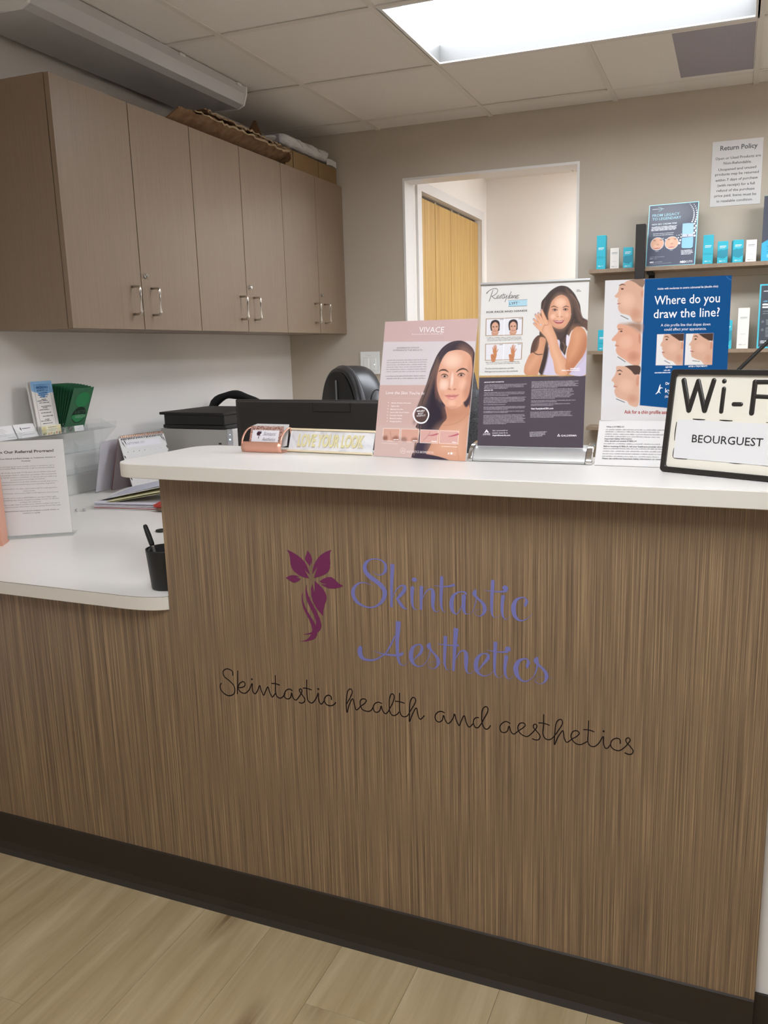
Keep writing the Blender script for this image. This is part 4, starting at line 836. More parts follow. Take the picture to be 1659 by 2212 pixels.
c.poly(HR, '167.1,323.9 156.2,321.8 143.8,314.1 133.9,302.8 126.6,293.1 125.7,278.9 125.0,263.9 126.5,243.8 124.5,227.1 132.9,206.8 132.8,183.2 128.2,166.4 126.1,151.3 140.0,148.3 141.1,166.3 143.0,186.5 151.9,199.7 174.5,183.5 180.7,199.3 183.7,219.2 189.5,233.9 202.6,241.1 214.2,240.0 221.5,232.4 222.5,248.0 218.7,254.6 211.0,259.8 206.9,269.8 204.3,284.6 198.9,296.3 191.9,308.1 179.8,320.1')
c.poly('6b5145', '174.8,318.6 186.9,306.6 195.7,293.1 202.1,276.5 208.6,258.2 215.6,248.1 212.4,244.9 202.1,255.1 194.7,275.1 187.4,293.4 178.5,306.9', f=8, a=.75); c.line('907464', '185.2,306.7,0.99 197.4,291.4,1.98 203.0,274.8,1.98 210.3,258.2,1.32', f=3, a=.6)
c.line('6e5548', '134.2,295.3,1.35 130.4,280.4,2.36 129.3,263.8,1.69', f=3, a=.6); c.line('85695a', '173.5,211.0,1.67 177.2,202.7,2.34 174.2,192.7,1.68', f=3, a=.7); c.line('5d463c', '193.7,255.3,1.66 189.3,238.9,2.66 179.8,222.6,2.34 170.1,211.1,1.68', f=4, a=.7)
c.poly('4b3a35', '153.6,249.8 172.4,242.6 177.8,232.6 169.9,217.8 157.9,223.0 153.2,234.8', f=4)
c.poly('5f463b', '212.0,254.8 222.0,252.9 221.9,234.8 216.0,238.3', f=4)
c.poly('c9c0d3', '145.4,216.6 164.9,216.2 167.2,199.5 174.3,189.4 181.1,177.6 177.7,162.6 181.6,147.6 133.1,147.8 138.5,168.0 141.3,186.5 143.3,203.2'); c.poly('c6bcd2', '221.2,193.7 221.3,147.7 187.5,147.9 198.8,160.8 209.2,174.0 214.5,186.3'); c.poly('d9d3e0', '179.7,225.9 185.8,220.8 185.5,205.8 179.6,205.9', f=2)
c.line(HR, '141.7,199.9,6.77 138.8,183.2,8.48 135.1,164.7,8.50 131.3,149.5,6.82', f=4); c.line('9b92a8', '158.5,204.6,0.67 162.7,182.8,1.01 171.7,166.0,0.84', f=3, a=.5)
c.poly('5a4137', '122.8,226.8 113.6,218.9 108.5,205.5 107.3,188.6 114.7,183.5 123.0,195.1 128.5,208.5 128.9,221.9'); 
c.poly('c58c6c', '126.3,222.8 137.6,218.4 136.1,203.3 133.2,186.6 129.8,169.8 125.2,153.0 122.8,147.4 98.2,147.5 95.1,161.7 99.4,175.2 106.7,189.5 119.5,195.2 124.2,208.6')
c.poly('d9a583', '127.4,216.9 132.7,211.8 129.9,193.4 123.6,176.6 115.4,163.2 105.3,153.1 101.5,163.3 111.4,180.1 121.2,195.2', f=15, a=.7); c.line('3a3030', '113.5,192.8,1.54 121.5,188.1,1.87 131.8,188.3,1.53', f=.8)
c.poly('c0825f', '197.6,241.2 209.2,240.4 217.0,231.7 220.9,216.8 220.9,201.9 214.6,184.7 205.1,171.5 197.1,160.8 186.2,148.0 178.2,148.1 177.4,162.6 180.6,177.6 180.9,192.6 186.1,212.5 189.6,230.6')
c.poly('d59c78', '194.3,238.8 206.0,237.7 213.0,228.5 210.5,207.1 201.1,189.0 189.9,175.8 186.2,185.9 190.4,207.4 189.8,225.7', f=22, a=.75); c.poly('96583f', '215.0,218.5 220.9,216.8 220.7,198.6 208.3,175.6 190.6,155.8 184.1,149.2 191.8,169.2 206.1,188.9', f=20, a=.6)
c.poly('d19a79', '138.0,258.2 147.2,249.1 153.2,236.5 160.0,221.3 165.4,202.9 174.1,184.4 181.1,175.9 179.0,160.9 184.2,148.0 161.3,148.2 154.5,172.9 148.0,189.7 144.6,204.9 137.5,221.8 126.8,233.4 124.0,241.3 131.4,250.4')
c.poly('e4b596', '138.3,250.2 147.2,236.6 154.6,219.7 158.6,201.3 166.0,184.5 173.3,167.7 175.6,150.9 167.2,151.0 157.9,174.5 150.4,194.7 142.8,216.6 131.9,235.3', f=18, a=.7)
c.line('b06f52', '173.6,184.4,0.84 180.8,175.9,1.17 179.9,164.3,1.01', f=2, a=.7)
for q in ('138.3,250.2,8.78 132.7,262.0,7.77 127.1,276.4,5.41', '132.3,248.7,7.44 126.9,258.8,6.77 121.0,270.4,4.74', '129.9,243.7,6.77 121.8,257.3,6.10 115.1,267.9,4.41', '128.3,240.4,6.10 119.4,250.7,5.77 111.9,259.3,4.42', '128.5,235.4,5.76 119.6,244.0,5.43 112.5,250.5,4.08'):
    c.line('a86a4f', q, f=1); 
for q in ('138.3,250.2,7.09 132.7,262.0,6.42 127.1,276.0,4.06', '132.3,248.7,5.75 126.9,258.8,5.25 121.2,270.0,3.39', '129.9,243.7,5.42 121.8,257.3,4.75 115.2,267.5,3.23', '128.3,240.4,4.74 119.4,250.7,4.41 112.1,258.9,3.23', '128.5,235.4,4.58 119.6,244.0,4.25 112.7,250.2,3.06'):
    c.line('dba685', q, f=1)
for q in ('126.9,277.2', '121.0,271.7', '114.7,268.9', '111.5,260.1', '112.2,251.2'): c.ell('b6a0a4', q, 1.53, 1.87)
c.ell('b9b9c2', '126.4,247.5', 2.21, 1.70)
c.poly('c98e70', '164.3,305.5 155.2,301.5 147.0,292.4 143.2,279.2 141.1,268.4 142.3,256.7 148.6,246.2 157.3,240.4 166.7,238.3 175.0,241.3 180.9,248.7 186.1,258.8 186.9,270.4 184.7,285.3 179.2,298.7 171.1,304.6')
c.poly('dfae92', '163.6,301.7 155.4,294.6 150.0,279.8 148.0,263.2 153.6,249.8 164.0,242.9 172.3,246.0 178.6,259.1 180.4,277.2 175.7,293.8', f=25, a=.85)
c.blob('f0c8ae', '164.8,290.9', 13.61, 10.21, .6); c.blob('edc0a8', '150.6,263.2', 6.46, 6.46, .7); c.blob('e8b79e', '179.2,265.7', 5.10, 6.12, .55); c.blob('f0cbb6', '164.4,269.4', 2.21, 8.51, .6)
c.line('4a332d', '146.6,281.9,1.18 152.4,283.7,2.01 160.3,280.1,1.00', f=1, a=.85); c.line('4a332d', '170.3,280.2,1.17 176.4,282.9,2.00 182.5,281.1,1.00', f=1, a=.85)
for q in ('154.4,276.0', '175.6,276.3'): c.blob('7b4c3e', q, 6.46, 3.40, .75); c.ell('c9b4ad', q, 3.06, 1.02); c.ell('2b1c1a', q, 1.70, 1.53)
c.line('241918', '148.9,276.5,0.67 154.0,278.4,1.34 159.8,275.8,0.84', f=.6); c.line('241918', '170.6,276.2,0.83 175.5,278.3,1.33 180.6,276.5,0.67', f=.6)
c.blob('a3634e', '160.7,262.9', 2.72, 1.70, .8); c.blob('a3634e', '168.4,262.3', 2.72, 1.70, .8); c.line('b67660', '159.3,269.6,0.84 157.8,264.3,1.17', f=2, a=.6); c.line('b67660', '154.1,259.7,0.67 150.9,254.0,1.01', f=2, a=.5); c.line('b67660', '173.5,260.0,0.67 175.7,255.0,1.00', f=2, a=.5)
c.poly('a5494c', '152.0,255.1 158.5,255.3 163.6,254.2 168.6,255.2 173.6,255.5 170.5,250.2 163.8,248.2 157.0,250.0'); c.poly('e0d2ca', '154.4,254.2 163.6,253.3 171.7,254.4 168.4,252.7 162.8,252.2 157.2,253.0', f=.6); c.blob('c97672', '163.4,249.5', 5.10, 1.19, .7)
c.blob('b37a62', '163.2,240.4', 10.21, 2.38, .5); c.ell('bba79a', '186.7,266.7', 0.85, 1.02)
for fr in ('11.1,262.9 89.6,263.9 89.3,227.8 11.2,227.3', '11.3,211.3 89.8,212.9 89.2,178.4 11.7,176.7'): c.poly('94703d', fr, smooth=False)
for fr in ('12.5,261.7 87.9,262.6 87.7,229.0 12.7,228.6', '12.7,210.2 88.3,211.6 87.7,179.4 12.9,177.9'): c.poly('dcdade', fr, smooth=False)
c.line('f2f0ee', '50.6,262.7 50.3,228.7', 0.85, smooth=False); c.line('f2f0ee', '51.2,210.7 50.4,178.3', 0.85, smooth=False)
for (H1, F1, B1, M1, E1, E2) in (('31.3,260.1 23.7,257.4 20.9,249.8 21.9,241.3 24.3,237.8 39.5,237.4 41.0,244.2 40.8,252.7 38.0,257.9', '31.1,255.5 25.2,251.4 24.1,244.6 26.7,236.0 31.6,232.1 36.3,235.8 38.5,244.3 36.9,252.0', '25.2,237.8 38.6,237.4 36.5,229.0 25.8,228.8', '27.9,237.7 31.5,236.9 35.0,237.9', '27.8,245.9', '34.6,246.1'), ('69.6,260.1 61.8,257.3 59.4,249.7 60.6,241.2 62.8,237.7 77.3,238.2 78.9,245.0 78.6,253.4 75.8,258.2', '69.4,255.4 63.4,251.6 62.6,244.5 65.1,236.0 70.0,232.3 74.4,236.3 76.6,244.2 75.2,251.8', '63.3,236.9 76.5,237.4 74.6,229.5 64.1,229.0', '66.3,237.8 69.8,236.9 73.3,238.0', '66.2,246.0', '72.9,246.1')):
    c.poly('c3937b', B1); c.poly('33292a', H1); c.poly('cf9f86', F1); c.blob('e2b8a0', F1.split()[1], 0.17, 0.17, 0); c.line('9c5551', M1, 1.02, f=.6)
    for e_ in (E1, E2): c.ell('4a352f', e_, 2.21, 1.02); 
c.line('8d6a5b', '30.4,244.5,0.70 30.1,240.2,0.87 31.9,239.3,0.70', f=1, a=.6); c.line('8d6a5b', '68.9,244.4,0.69 68.7,240.1,0.86 70.5,239.2,0.69', f=1, a=.6)
for dx in (0, 1):
    for q in (('31.8,195.7,8.05 32.9,187.1,7.00 29.1,178.5,8.06', '69.9,195.1,7.96 71.0,186.6,6.92 67.2,178.1,7.97')[dx], ('29.2,197.4,2.28 27.6,203.8,1.58', '67.4,196.8,2.25 65.8,203.2,1.56')[dx], ('31.0,198.6,2.27 30.4,207.2,1.75', '69.1,198.0,2.25 68.5,206.9,1.73')[dx], ('33.1,198.6,2.27 32.8,208.8,1.75', '71.2,198.0,2.25 71.0,208.9,1.73')[dx], ('34.9,197.9,2.10 35.4,207.1,1.57', '73.0,197.3,2.07 74.6,207.4,1.55')[dx], ('35.8,193.9,2.10 38.8,199.5,1.57', '73.8,193.3,2.07 77.3,199.6,1.55')[dx], ('26.7,187.2,6.31 29.6,178.5,9.81', '64.9,186.7,6.24 68.6,178.9,9.70')[dx]): c.line('c08058', q, f=.8)
    c.line('8a5638', ('25.8,187.2,0.88 30.7,184.5,0.88 33.6,180.7,0.88', '64.0,187.2,0.87 69.0,184.4,0.87 71.9,180.6,0.87')[dx], f=1, a=.7); c.line('8a5638', ('24.6,183.8,0.70 29.0,181.5,0.70', '63.0,183.8,0.69 67.3,181.5,0.69')[dx], f=1, a=.7)
c.para('6a6462', '13.4,222.9 87.7,223.5 15.9,217.0', 3, 1.70, 3, .55, .98, .04); c.para('6a6462', '13.6,172.3 87.6,173.6 15.5,169.2', 2, 1.70, 5, .55, .95)
c.greek('6a6462', '41.5,259.9 48.5,260.0', 1.36, 2, .8); c.greek('6a6462', '80.7,260.1 87.1,260.3', 1.36, 2, .8); c.greek('6a6462', '41.4,208.4 48.3,208.6', 1.36, 2, .8); c.greek('6a6462', '80.0,209.0 86.4,209.3', 1.36, 2, .8)
c.greek('5a5452', '196.6,313.5 202.5,313.4', 1.53, 2, .8); c.greek('5a5452', '196.4,310.9 205.0,311.0', 1.53, 3, .8); c.greek('f2eef2', '189.7,158.2 207.2,158.7', 1.87, 2, .8); c.greek('f2eef2', '173.0,154.6 208.2,155.1', 1.87, 5, .8)
TX = 'b9b0b8'
c.greek('f0ecef', '11.7,131.0 53.2,132.3', 2.41, 0, .0)
for q, n_, s_ in (('12.6,126.1 102.6,128.1 11.5,118.5', 4, 1), ('11.8,110.2 106.3,111.7 11.4,104.1', 3, 2), ('11.5,99.8 102.6,101.5 11.1,89.3', 5, 3), ('11.6,85.2 95.2,86.8 11.6,85.2', 1, 4), ('11.7,80.3 105.8,82.4 11.5,75.4', 3, 5), ('11.4,70.9 105.2,73.2 11.5,68.5', 2, 6), ('11.5,63.2 100.8,65.6 11.4,45.4', 8, 7), ('112.0,132.5 208.1,133.9 111.5,120.9', 6, 8), ('112.0,117.2 198.6,118.6 111.6,98.5', 8, 9), ('111.5,93.7 207.8,95.9 111.6,91.0', 2, 10), ('111.4,86.9 194.7,88.8 111.5,84.1', 2, 11), ('111.1,70.8 197.8,73.0 111.1,60.2', 5, 12)):
    c.para(TX, q, n_, 1.21, s_, .62, .55, .1)
c.para('d9d2d8', '111.0,29.4 147.3,31.4 111.3,21.5', 4, 1.21, 21, .6, .7, .2); c.line('d5ced4', '11.2,21.7 27.5,22.5', 0.34, a=.6, smooth=False)
c.build('printed_face', bn, y=-.0006, label='printed banner with a smiling dark-haired woman above a dark text panel')
P = Print(); DK = '3a3536'; WH = 'efebee'
P.line('11.4,314.6,1.40 15.7,319.1,0.87 22.7,322.7,0.87 30.7,323.7,0.87 34.9,320.0,0.87 32.8,314.2,0.87 26.7,309.6,0.87 22.3,308.4,0.87', DK); P.line('24.9,320.4,0.87 22.1,312.9,1.04 19.3,304.5,1.05 17.2,298.1,1.05', DK); P.line('22.3,308.4,0.87 25.9,305.6,0.87 29.5,303.1,0.87 33.6,303.9,0.69', DK)
P.line('33.0,305.7,0.69 37.8,306.8,0.69 37.7,309.6,0.69 35.2,309.3,0.69 33.5,306.5,0.69 34.9,303.4,0.69 39.2,305.1,0.69 43.0,310.0,0.69 42.3,307.9,0.69 41.9,304.5,0.69 39.3,303.1,0.69', DK); P.line('48.2,313.6,0.69 46.2,308.6,0.69 44.9,303.9,0.69 47.2,302.8,0.69 49.8,305.9,0.69', DK); P.line('42.6,310.1,0.69 51.8,310.4,0.69', DK)
P.line('50.0,309.4,0.69 48.9,305.9,0.69 50.7,304.3,0.69 54.1,308.3,0.69', DK); P.line('55.0,309.6,0.69 53.4,303.2,0.86 50.8,295.7,0.86', DK); P.line('63.6,316.0,0.86 60.2,309.4,0.86 56.9,303.4,0.86 58.7,302.4,0.69 60.7,305.5,0.69', DK)
P.line('65.5,308.5,0.69 62.0,308.7,0.69 59.7,304.7,0.69 61.5,302.6,0.69 64.8,305.3,0.69 65.9,308.2,0.69 65.0,302.8,0.69', DK); P.line('68.3,308.4,0.69 67.1,302.4,0.69 69.4,306.4,0.69 71.8,308.5,0.69 71.6,305.1,0.69 71.3,302.6,0.69 73.4,303.9,0.69', DK); P.line('73.7,304.5,0.69 77.0,305.7,0.69 77.1,308.1,0.68 74.6,307.8,0.69 73.3,304.5,0.69 74.8,301.9,0.69 79.3,303.3,0.68', DK); P.line('76.9,308.4,0.68 80.9,308.6,0.68', DK)
P.poly('57.9,298.3 97.3,299.1 97.4,286.5 58.3,286.0', 'a9cddb', y=-.0009, smooth=False); P.line('57.9,298.3,0.52 97.3,299.1,0.51', '4f5a5e', smooth=False); P.line('58.3,286.0,0.52 97.4,286.5,0.51', '4f5a5e', smooth=False)
P.text('LYFT', '60.5,289.5 78.0,289.9', 5.27, DK, y=-.0012); P.text('TM', '78.9,293.6 82.4,293.6', 1.02, DK, y=-.0012)
P.text('FOR FACE AND HANDS', '12.3,274.2 97.9,275.1', 3.57, DK, .012, y=-.0012)
P.text('The first and only hyaluronic acid filler', '12.2,158.9 74.0,159.8', 2.89, DK, 0, .25, y=-.0012); P.text('FDA-approved to treat your face and hands.', '11.8,152.7 82.6,153.9', 2.89, DK, 0, .25, y=-.0012)
P.text('IMPORTANT SAFETY INFORMATION', '11.7,131.0 53.6,132.1', 2.07, WH, .03, y=-.0012); P.text('APPROVED USES', '11.5,114.2 30.9,114.9', 2.07, WH, .03, y=-.0012); P.text('Visit RestylaneUSA.com', '111.6,76.6 158.1,77.9', 3.27, WH, .03, y=-.0012)
P.poly('19.2,34.7 14.3,27.3 17.2,27.4 19.3,29.9 21.5,27.6 24.8,27.9', WH, smooth=False, y=-.0012); P.text('ASPIRE', '11.5,23.1 27.4,23.9', 2.58, WH, .02, y=-.0012)
P.text('Get connected to', '32.1,30.8 64.3,31.9', 2.93, WH, .0, y=-.0012); P.text('instant rewards at', '31.9,25.9 64.8,27.0', 2.93, WH, .0, y=-.0012); P.text('AspireRewards.com', '32.0,21.0 70.2,21.9', 2.93, WH, .03, y=-.0012)
P.text('GALDERMA', '175.5,22.8 207.4,23.7', 3.44, WH, .015, y=-.0012)
for q in ('169.2,23.7', '172.4,23.7', '170.6,26.4'): P.dot(q, 1.21, WH, y=-.0012)
P.build('lettering', bn)

# --- blue and white folded sign about chin profiles
t = thing('counter_sign', 'folded blue and white counter sign with a column of chin profile photos', 'sign', (.9169, .1678, ZC+.0008))
lo_ = obj('lower_panel', MB().box(0, 0, 0, .2376, .002, .0985), M_BOARD, t, bevel=.0003, seg=1); lo_.rotation_euler = (-.5635, 0, 0.0)
up = obj('upper_panel', MB().box(0, 0, 0, .2333, .003, .2736), M_BOARD, t, bevel=.0003, seg=1, loc=(.0027, .0508, .0832)); up.rotation_euler = (-.08, 0, .043)
obj('easel_leg', MB().box(.09, .0032, -.075, .15, .006, .17), M_BOARD, up).rotation_euler = (R(-12), 0, 0)
c = Canvas(233.3, 273.6, 'd3cfcd', 1.25)
c.poly('d4d1d1', '-1.0,274.2 73.5,274.2 73.3,191.6 0.1,191.4', smooth=False); c.poly('d4d1d1', '-0.4,189.9 72.8,190.2 72.2,109.1 0.5,107.6', smooth=False)
BL = '144c80'
c.poly(BL, '75.2,273.5 236.7,275.2 240.4,15.3 74.7,30.4', smooth=False)
SK = 'cfa48d'
c.poly('8c7263', '45.8,272.2 73.4,273.1 72.5,257.8 64.7,260.1 56.2,267.3')
c.poly(SK, '44.7,271.9 36.6,267.4 29.5,265.7 26.6,258.5 25.8,251.9 22.2,246.6 19.0,243.0 21.6,240.0 26.2,238.6 24.9,234.0 26.1,231.1 27.4,227.7 26.3,224.0 26.9,218.5 29.6,213.0 33.9,209.1 42.3,206.8 50.7,202.6 56.4,193.3 72.7,192.9 73.3,236.1 73.4,254.6 66.7,260.0 56.2,267.7', f=1)
c.blob('e6bea8', '43.0,233.0', 18.22, 18.22, .6); c.blob('bb8069', '60.4,207.5', 12.15, 14.17, .5)
c.line('4b362f', '27.5,263.1,1.25 33.2,264.9,1.86 38.9,263.2,0.83', f=.8); c.ell('4b302a', '33.5,256.2', 2.63, 1.62); c.line('a3736a', '29.7,258.4,0.83 36.0,256.9,0.83', f=1); c.line('a5464a', '25.5,228.2,2.08 30.7,228.4,0.83', f=1); c.poly('c78d76', '69.5,249.6 72.1,251.6 72.8,239.2 69.8,241.4', f=2)
c.line('26262a', '32.1,205.4 46.7,197.9', 1.21, smooth=False); c.line('f4f2f0', '29.3,210.1,2.92 40.8,206.4,2.91 50.3,202.0,2.91 55.2,193.3,2.90', f=.6, a=.0)
c.poly('b08b76', '32.1,189.5 71.3,189.4 71.7,169.8 59.4,178.4 42.7,184.0', f=8)
c.poly('d39f87', '30.4,189.1 25.6,183.4 28.7,177.4 26.4,171.6 20.8,165.4 16.3,159.6 17.7,156.6 24.0,155.7 24.6,151.8 23.0,148.1 25.7,143.8 24.8,138.8 27.8,131.1 34.7,124.7 43.2,119.5 56.0,110.5 71.8,110.3 72.0,161.4 67.8,174.0 53.1,182.7', f=1)
c.poly('9a7a68', '48.7,189.5 71.3,189.6 71.5,172.9 63.6,176.2', f=10, a=.7); c.blob('e2b8a2', '43.7,153.6', 16.20, 16.20, .5); c.blob('b06c56', '59.2,126.0', 14.17, 12.15, .5)
c.line('7b5a49', '28.2,179.1,1.68 36.6,178.9,1.25', f=1); c.ell('4b3029', '34.2,174.8', 2.43, 1.42); c.line('9d5a50', '24.1,147.2,1.26 30.4,146.7,0.84', f=1); c.poly('bd806b', '68.1,166.7 71.3,167.7 71.5,151.0 68.6,153.1', f=3)
c.line('26262a', '29.2,125.2 44.2,115.3', 1.21, smooth=False)
c.poly('d4d1d1', '0.1,107.1 71.9,107.7 71.8,30.8 1.1,29.3', smooth=False)
c.poly('54413b', '42.2,106.7 71.5,107.3 71.7,90.1 62.6,89.0 55.0,98.6')
c.poly(SK, '27.6,106.5 27.2,97.8 24.1,89.1 20.1,83.1 18.6,78.6 22.5,75.9 24.1,72.4 23.2,68.0 26.2,64.3 24.7,59.4 25.8,53.6 30.2,46.4 41.8,41.3 50.3,37.9 56.0,30.5 71.8,30.8 71.8,75.3 71.3,90.1 62.6,90.5 55.0,98.6 43.3,106.3', f=1)
c.blob('e6bea8', '46.7,69.0', 16.47, 16.47, .5); c.blob('bb8069', '60.1,43.5', 12.35, 10.29, .5); c.line('40302b', '28.9,97.7,1.27 34.1,99.2,1.90 39.0,96.2,0.84', f=.8); c.ell('40302b', '34.2,91.5', 2.47, 1.44); c.line('a5464a', '23.6,67.3,1.70 29.9,66.9,0.85', f=1)
c.poly('c98f78', '66.5,83.7 70.9,87.9 71.2,70.0 66.4,70.0', f=3); c.line('26262a', '29.1,42.9 45.3,36.2', 1.23, smooth=False)
for A_, HH, FF, BRW, EY, LP, EA, LN in (('102.4,167.3 152.2,168.0 152.1,107.7 102.0,108.2', '125.4,167.4 152.2,167.8 152.0,153.7 142.6,154.3 135.3,159.8', '115.9,167.2 113.6,160.6 113.4,155.4 110.3,150.3 109.1,145.8 112.6,143.2 112.4,138.9 114.6,135.3 113.1,130.5 116.2,124.3 123.3,118.6 133.5,115.5 141.1,107.8 152.1,108.1 151.7,149.6 142.5,155.5 135.3,160.6 125.4,167.0', '116.7,162.2,1.02 121.1,162.9,1.63 124.3,160.4,0.82', '120.6,157.2', '113.4,133.2,1.85 117.9,132.3,0.82', '148.1,151.7 151.5,155.7 151.8,139.3 147.9,137.7', '117.9,117.0 128.2,111.6'),
   ('155.8,167.3 205.7,167.7 205.7,108.2 155.5,108.1', '177.7,167.1 205.5,167.5 205.4,152.7 196.0,153.9 187.9,159.1', '169.8,167.0 167.6,160.5 167.4,155.4 164.4,150.4 161.8,146.3 165.9,143.6 165.3,139.1 167.9,135.3 166.1,130.8 167.8,123.6 176.9,118.7 184.9,116.2 192.1,107.9 205.7,108.4 205.4,148.6 195.9,154.9 187.9,159.5 177.7,166.9', '170.1,161.9,1.01 174.6,162.9,1.61 177.4,160.1,0.80', '173.6,156.9', '165.9,134.5,2.02 171.5,133.2,0.81', '201.0,150.7 205.1,154.7 204.7,138.4 200.4,137.3', '169.7,116.2 182.6,114.8')):
    c.poly('dddad8', A_, smooth=False); c.poly('4c3933', HH, smooth=False); c.poly(SK, FF, f=.8, smooth=False); c.line('40302b', BRW, f=.8); c.ell('40302b', EY, 2.23, 1.42); c.line('a5464a', LP, f=1); c.poly('c68c74', EA, f=2, smooth=False); c.line('2a2a2c', LN, 1.01, smooth=False)
c.blob('e3b9a2', '132.1,141.6', 12.15, 12.15, .5); c.blob('e3b9a2', '183.8,140.8', 12.15, 12.15, .5); c.blob('c0866c', '145.0,120.8', 8.10, 10.12, .5); c.blob('c0866c', '198.5,120.1', 8.10, 10.12, .4)
c.greek('dfe6ef', '101.0,92.9 129.2,93.1', 1.82, 3, .9); c.greek('dfe6ef', '117.7,97.6 129.0,97.7', 1.82, 4, .9)
c.line('5f8fc4', '223.5,271.8,0.59 228.5,267.0,0.59 233.4,264.8,0.58', f=.6, a=.8)
c.build('printed_face', up, label='printed blue panel with a column of chin profile photographs', m=M_INKM)
P = Print(); WH = 'eef0f2'
P.text('Adults with moderate to severe submental fat (double chin):', '99.5,252.0 210.3,252.6', 3.85, WH, .012, y=-.0009)
P.text('Where do you', '94.9,223.8 214.1,224.8', 16.80, WH, .006, y=-.0009); P.text('draw the line?', '94.5,198.3 214.8,198.6', 16.80, WH, .006, y=-.0009)
P.text('A chin profile line that slopes down', '108.7,182.2 199.2,182.0', 5.26, WH, y=-.0009); P.text('could affect your appearance.', '115.3,174.0 192.5,173.9', 5.26, WH, y=-.0009)
P.text('BEFORE', '120.7,102.8 133.0,103.3', 2.83, WH, .02, y=-.0009); P.text('AFTER 4 TREATMENTS', '162.6,103.9 197.2,104.4', 2.83, WH, .02, y=-.0009)
P.text('Dr', '122.0,70.5 129.3,70.7', 4.94, WH, .03, y=-.0009); P.line('104.2,52.5,0.83 108.7,57.3,2.49 111.2,66.8,2.07 112.2,71.4,0.62', WH, y=-.0009); P.line('117.0,64.2,0.62 112.5,64.2,2.07 110.1,58.4,1.86 112.9,54.2,0.83', WH, y=-.0009)
P.text('kybella', '121.8,55.4 155.7,55.5', 8.23, WH, .01, y=-.0009); P.text('(deoxycholic acid)', '121.4,45.8 158.1,45.5', 4.94, WH, y=-.0009)
P.text('Ask for a chin profile assessment', '45.4,14.3 153.8,14.1', 6.79, 'a3352c', .02, y=-.0009)
P.build('lettering', up)
c = Canvas(237.6, 98.5, 'd3cfcd', 1.25); GR = '8f8b8b'
for q, n_, s_ in (('14.8,76.8 130.0,77.9 14.4,72.0', 2, 1), ('14.5,66.7 130.7,67.6 14.3,61.6', 2, 2), ('14.0,45.7 132.2,47.2 14.0,45.7', 1, 3), ('14.0,35.0 132.9,37.1 13.6,18.2', 4, 4)): c.para(GR, q, n_, 2.41, s_, .8, .9, .05)
c.build('printed_text', lo_, m=M_INKM)
P = Print(); DK = '3c3838'
P.text('What is KYBELLA?', '14.9,82.3 50.0,83.1', 3.06, DK, .025, y=-.0009); P.text('Important Safety Information', '14.1,55.9 67.0,57.1', 3.06, DK, .025, y=-.0009); P.text('Who should not receive KYBELLA?', '14.4,50.7 76.7,52.2', 3.06, DK, .025, y=-.0009)
P.text('Before receiving KYBELLA, tell your healthcare provider about all', '14.0,39.5 131.0,41.4', 3.06, DK, .025, y=-.0009); P.text('Please see additional Important Safety Information on reverse side', '13.9,13.1 137.6,15.0', 3.06, DK, .025, y=-.0009)
P.build('lettering', lo_)

# --- Wi-Fi sign
t = thing('wifi_sign', 'cream metal Wi-Fi sign with a thick black frame and a white BEOURGUEST strip', 'sign', (1.0461, .125, ZC+.0005), (-.1754, 0, -.40))
w_, h_, f_ = .318, .1881, .0095
obj('panel', MB().box(f_-.001, .0, f_-.001, w_-f_+.001, .004, h_-f_+.001), mat('cream_enamel', 'ddd7c9', .35), t)
fr = MB()
for a_ in (0,):
    fr.prism(rrect(0, 0, w_, h_, .006, 4), -.006, .010, 'y')
ff = MB(); o_ = rrect(0, 0, w_, h_, .006, 4); i_ = rrect(f_, f_, w_-f_, h_-f_, .005, 4); n_ = len(o_)
vs = [(x, -.006, z) for x, z in o_]+[(x, -.006, z) for x, z in i_]+[(x, .010, z) for x, z in o_]+[(x, .010, z) for x, z in i_]
fs = []
for k in range(n_):
    j = (k+1) % n_; fs += [(k, j, n_+j, n_+k), (2*n_+j, 2*n_+k, 3*n_+k, 3*n_+j), (j, k, 2*n_+k, 2*n_+j), (n_+k, n_+j, 3*n_+j, 3*n_+k)]
ff.add(vs, fs); obj('frame', ff, mat('black_enamel', '26221f', .3), t, bevel=.0018, seg=3)
obj('foot', MB().box(.05, .011, 0, .27, .06, .004), M_BLACK, t, label='black rear foot').rotation_euler = (.1754, 0, 0)
P = Print(); K_ = '211d1b'
def emboss(name, strokes, dots=()):
    mb = MB()
    for st in strokes:
        q = pp(st)/1000
        for A_, B_ in zip(q[:-1], q[1:]):
            n_ = 14; d = B_-A_; pts = []; rr = []
            ln = math.hypot(d[0], d[1]); e_ = d[:2]/ln
            for t_ in (0, .15, .4, .75, 1): pts.append((A_[0]-e_[0]*A_[2]/2*(1-t_), 0, A_[1]-e_[1]*A_[2]/2*(1-t_))); rr.append(A_[2]/2*math.sqrt(max(.0004, 1-(1-t_)**2)))
            for t_ in (0, .25, .6, .85, 1): pts.append((B_[0]+e_[0]*B_[2]/2*t_, 0, B_[1]+e_[1]*B_[2]/2*t_)); rr.append(B_[2]/2*math.sqrt(max(.0004, 1-t_**2)))
            mb.tube(pts, rr, n_)
    for c_, r_ in dots:
        x, z = [float(v)/1000 for v in c_.split(',')[:2]]; r_ /= 1000
        mb.lathe([(r_*math.sin(PI*k/8)+1e-5, -r_*math.cos(PI*k/8)) for k in range(9)], 16, (x, 0, z), axis='y')
    mb.v = [(x, y*.42, z) for x, y, z in mb.v]
    o = obj(name, mb, mat('black_enamel', '26221f', .3), t, smooth=True); return o
emboss('letter', ('24.2,168.2,9.99 40.6,114.7,9.91 52.0,167.5,9.20 70.4,115.3,9.71 80.9,169.1,9.01',))['label'] = 'embossed black letter W'
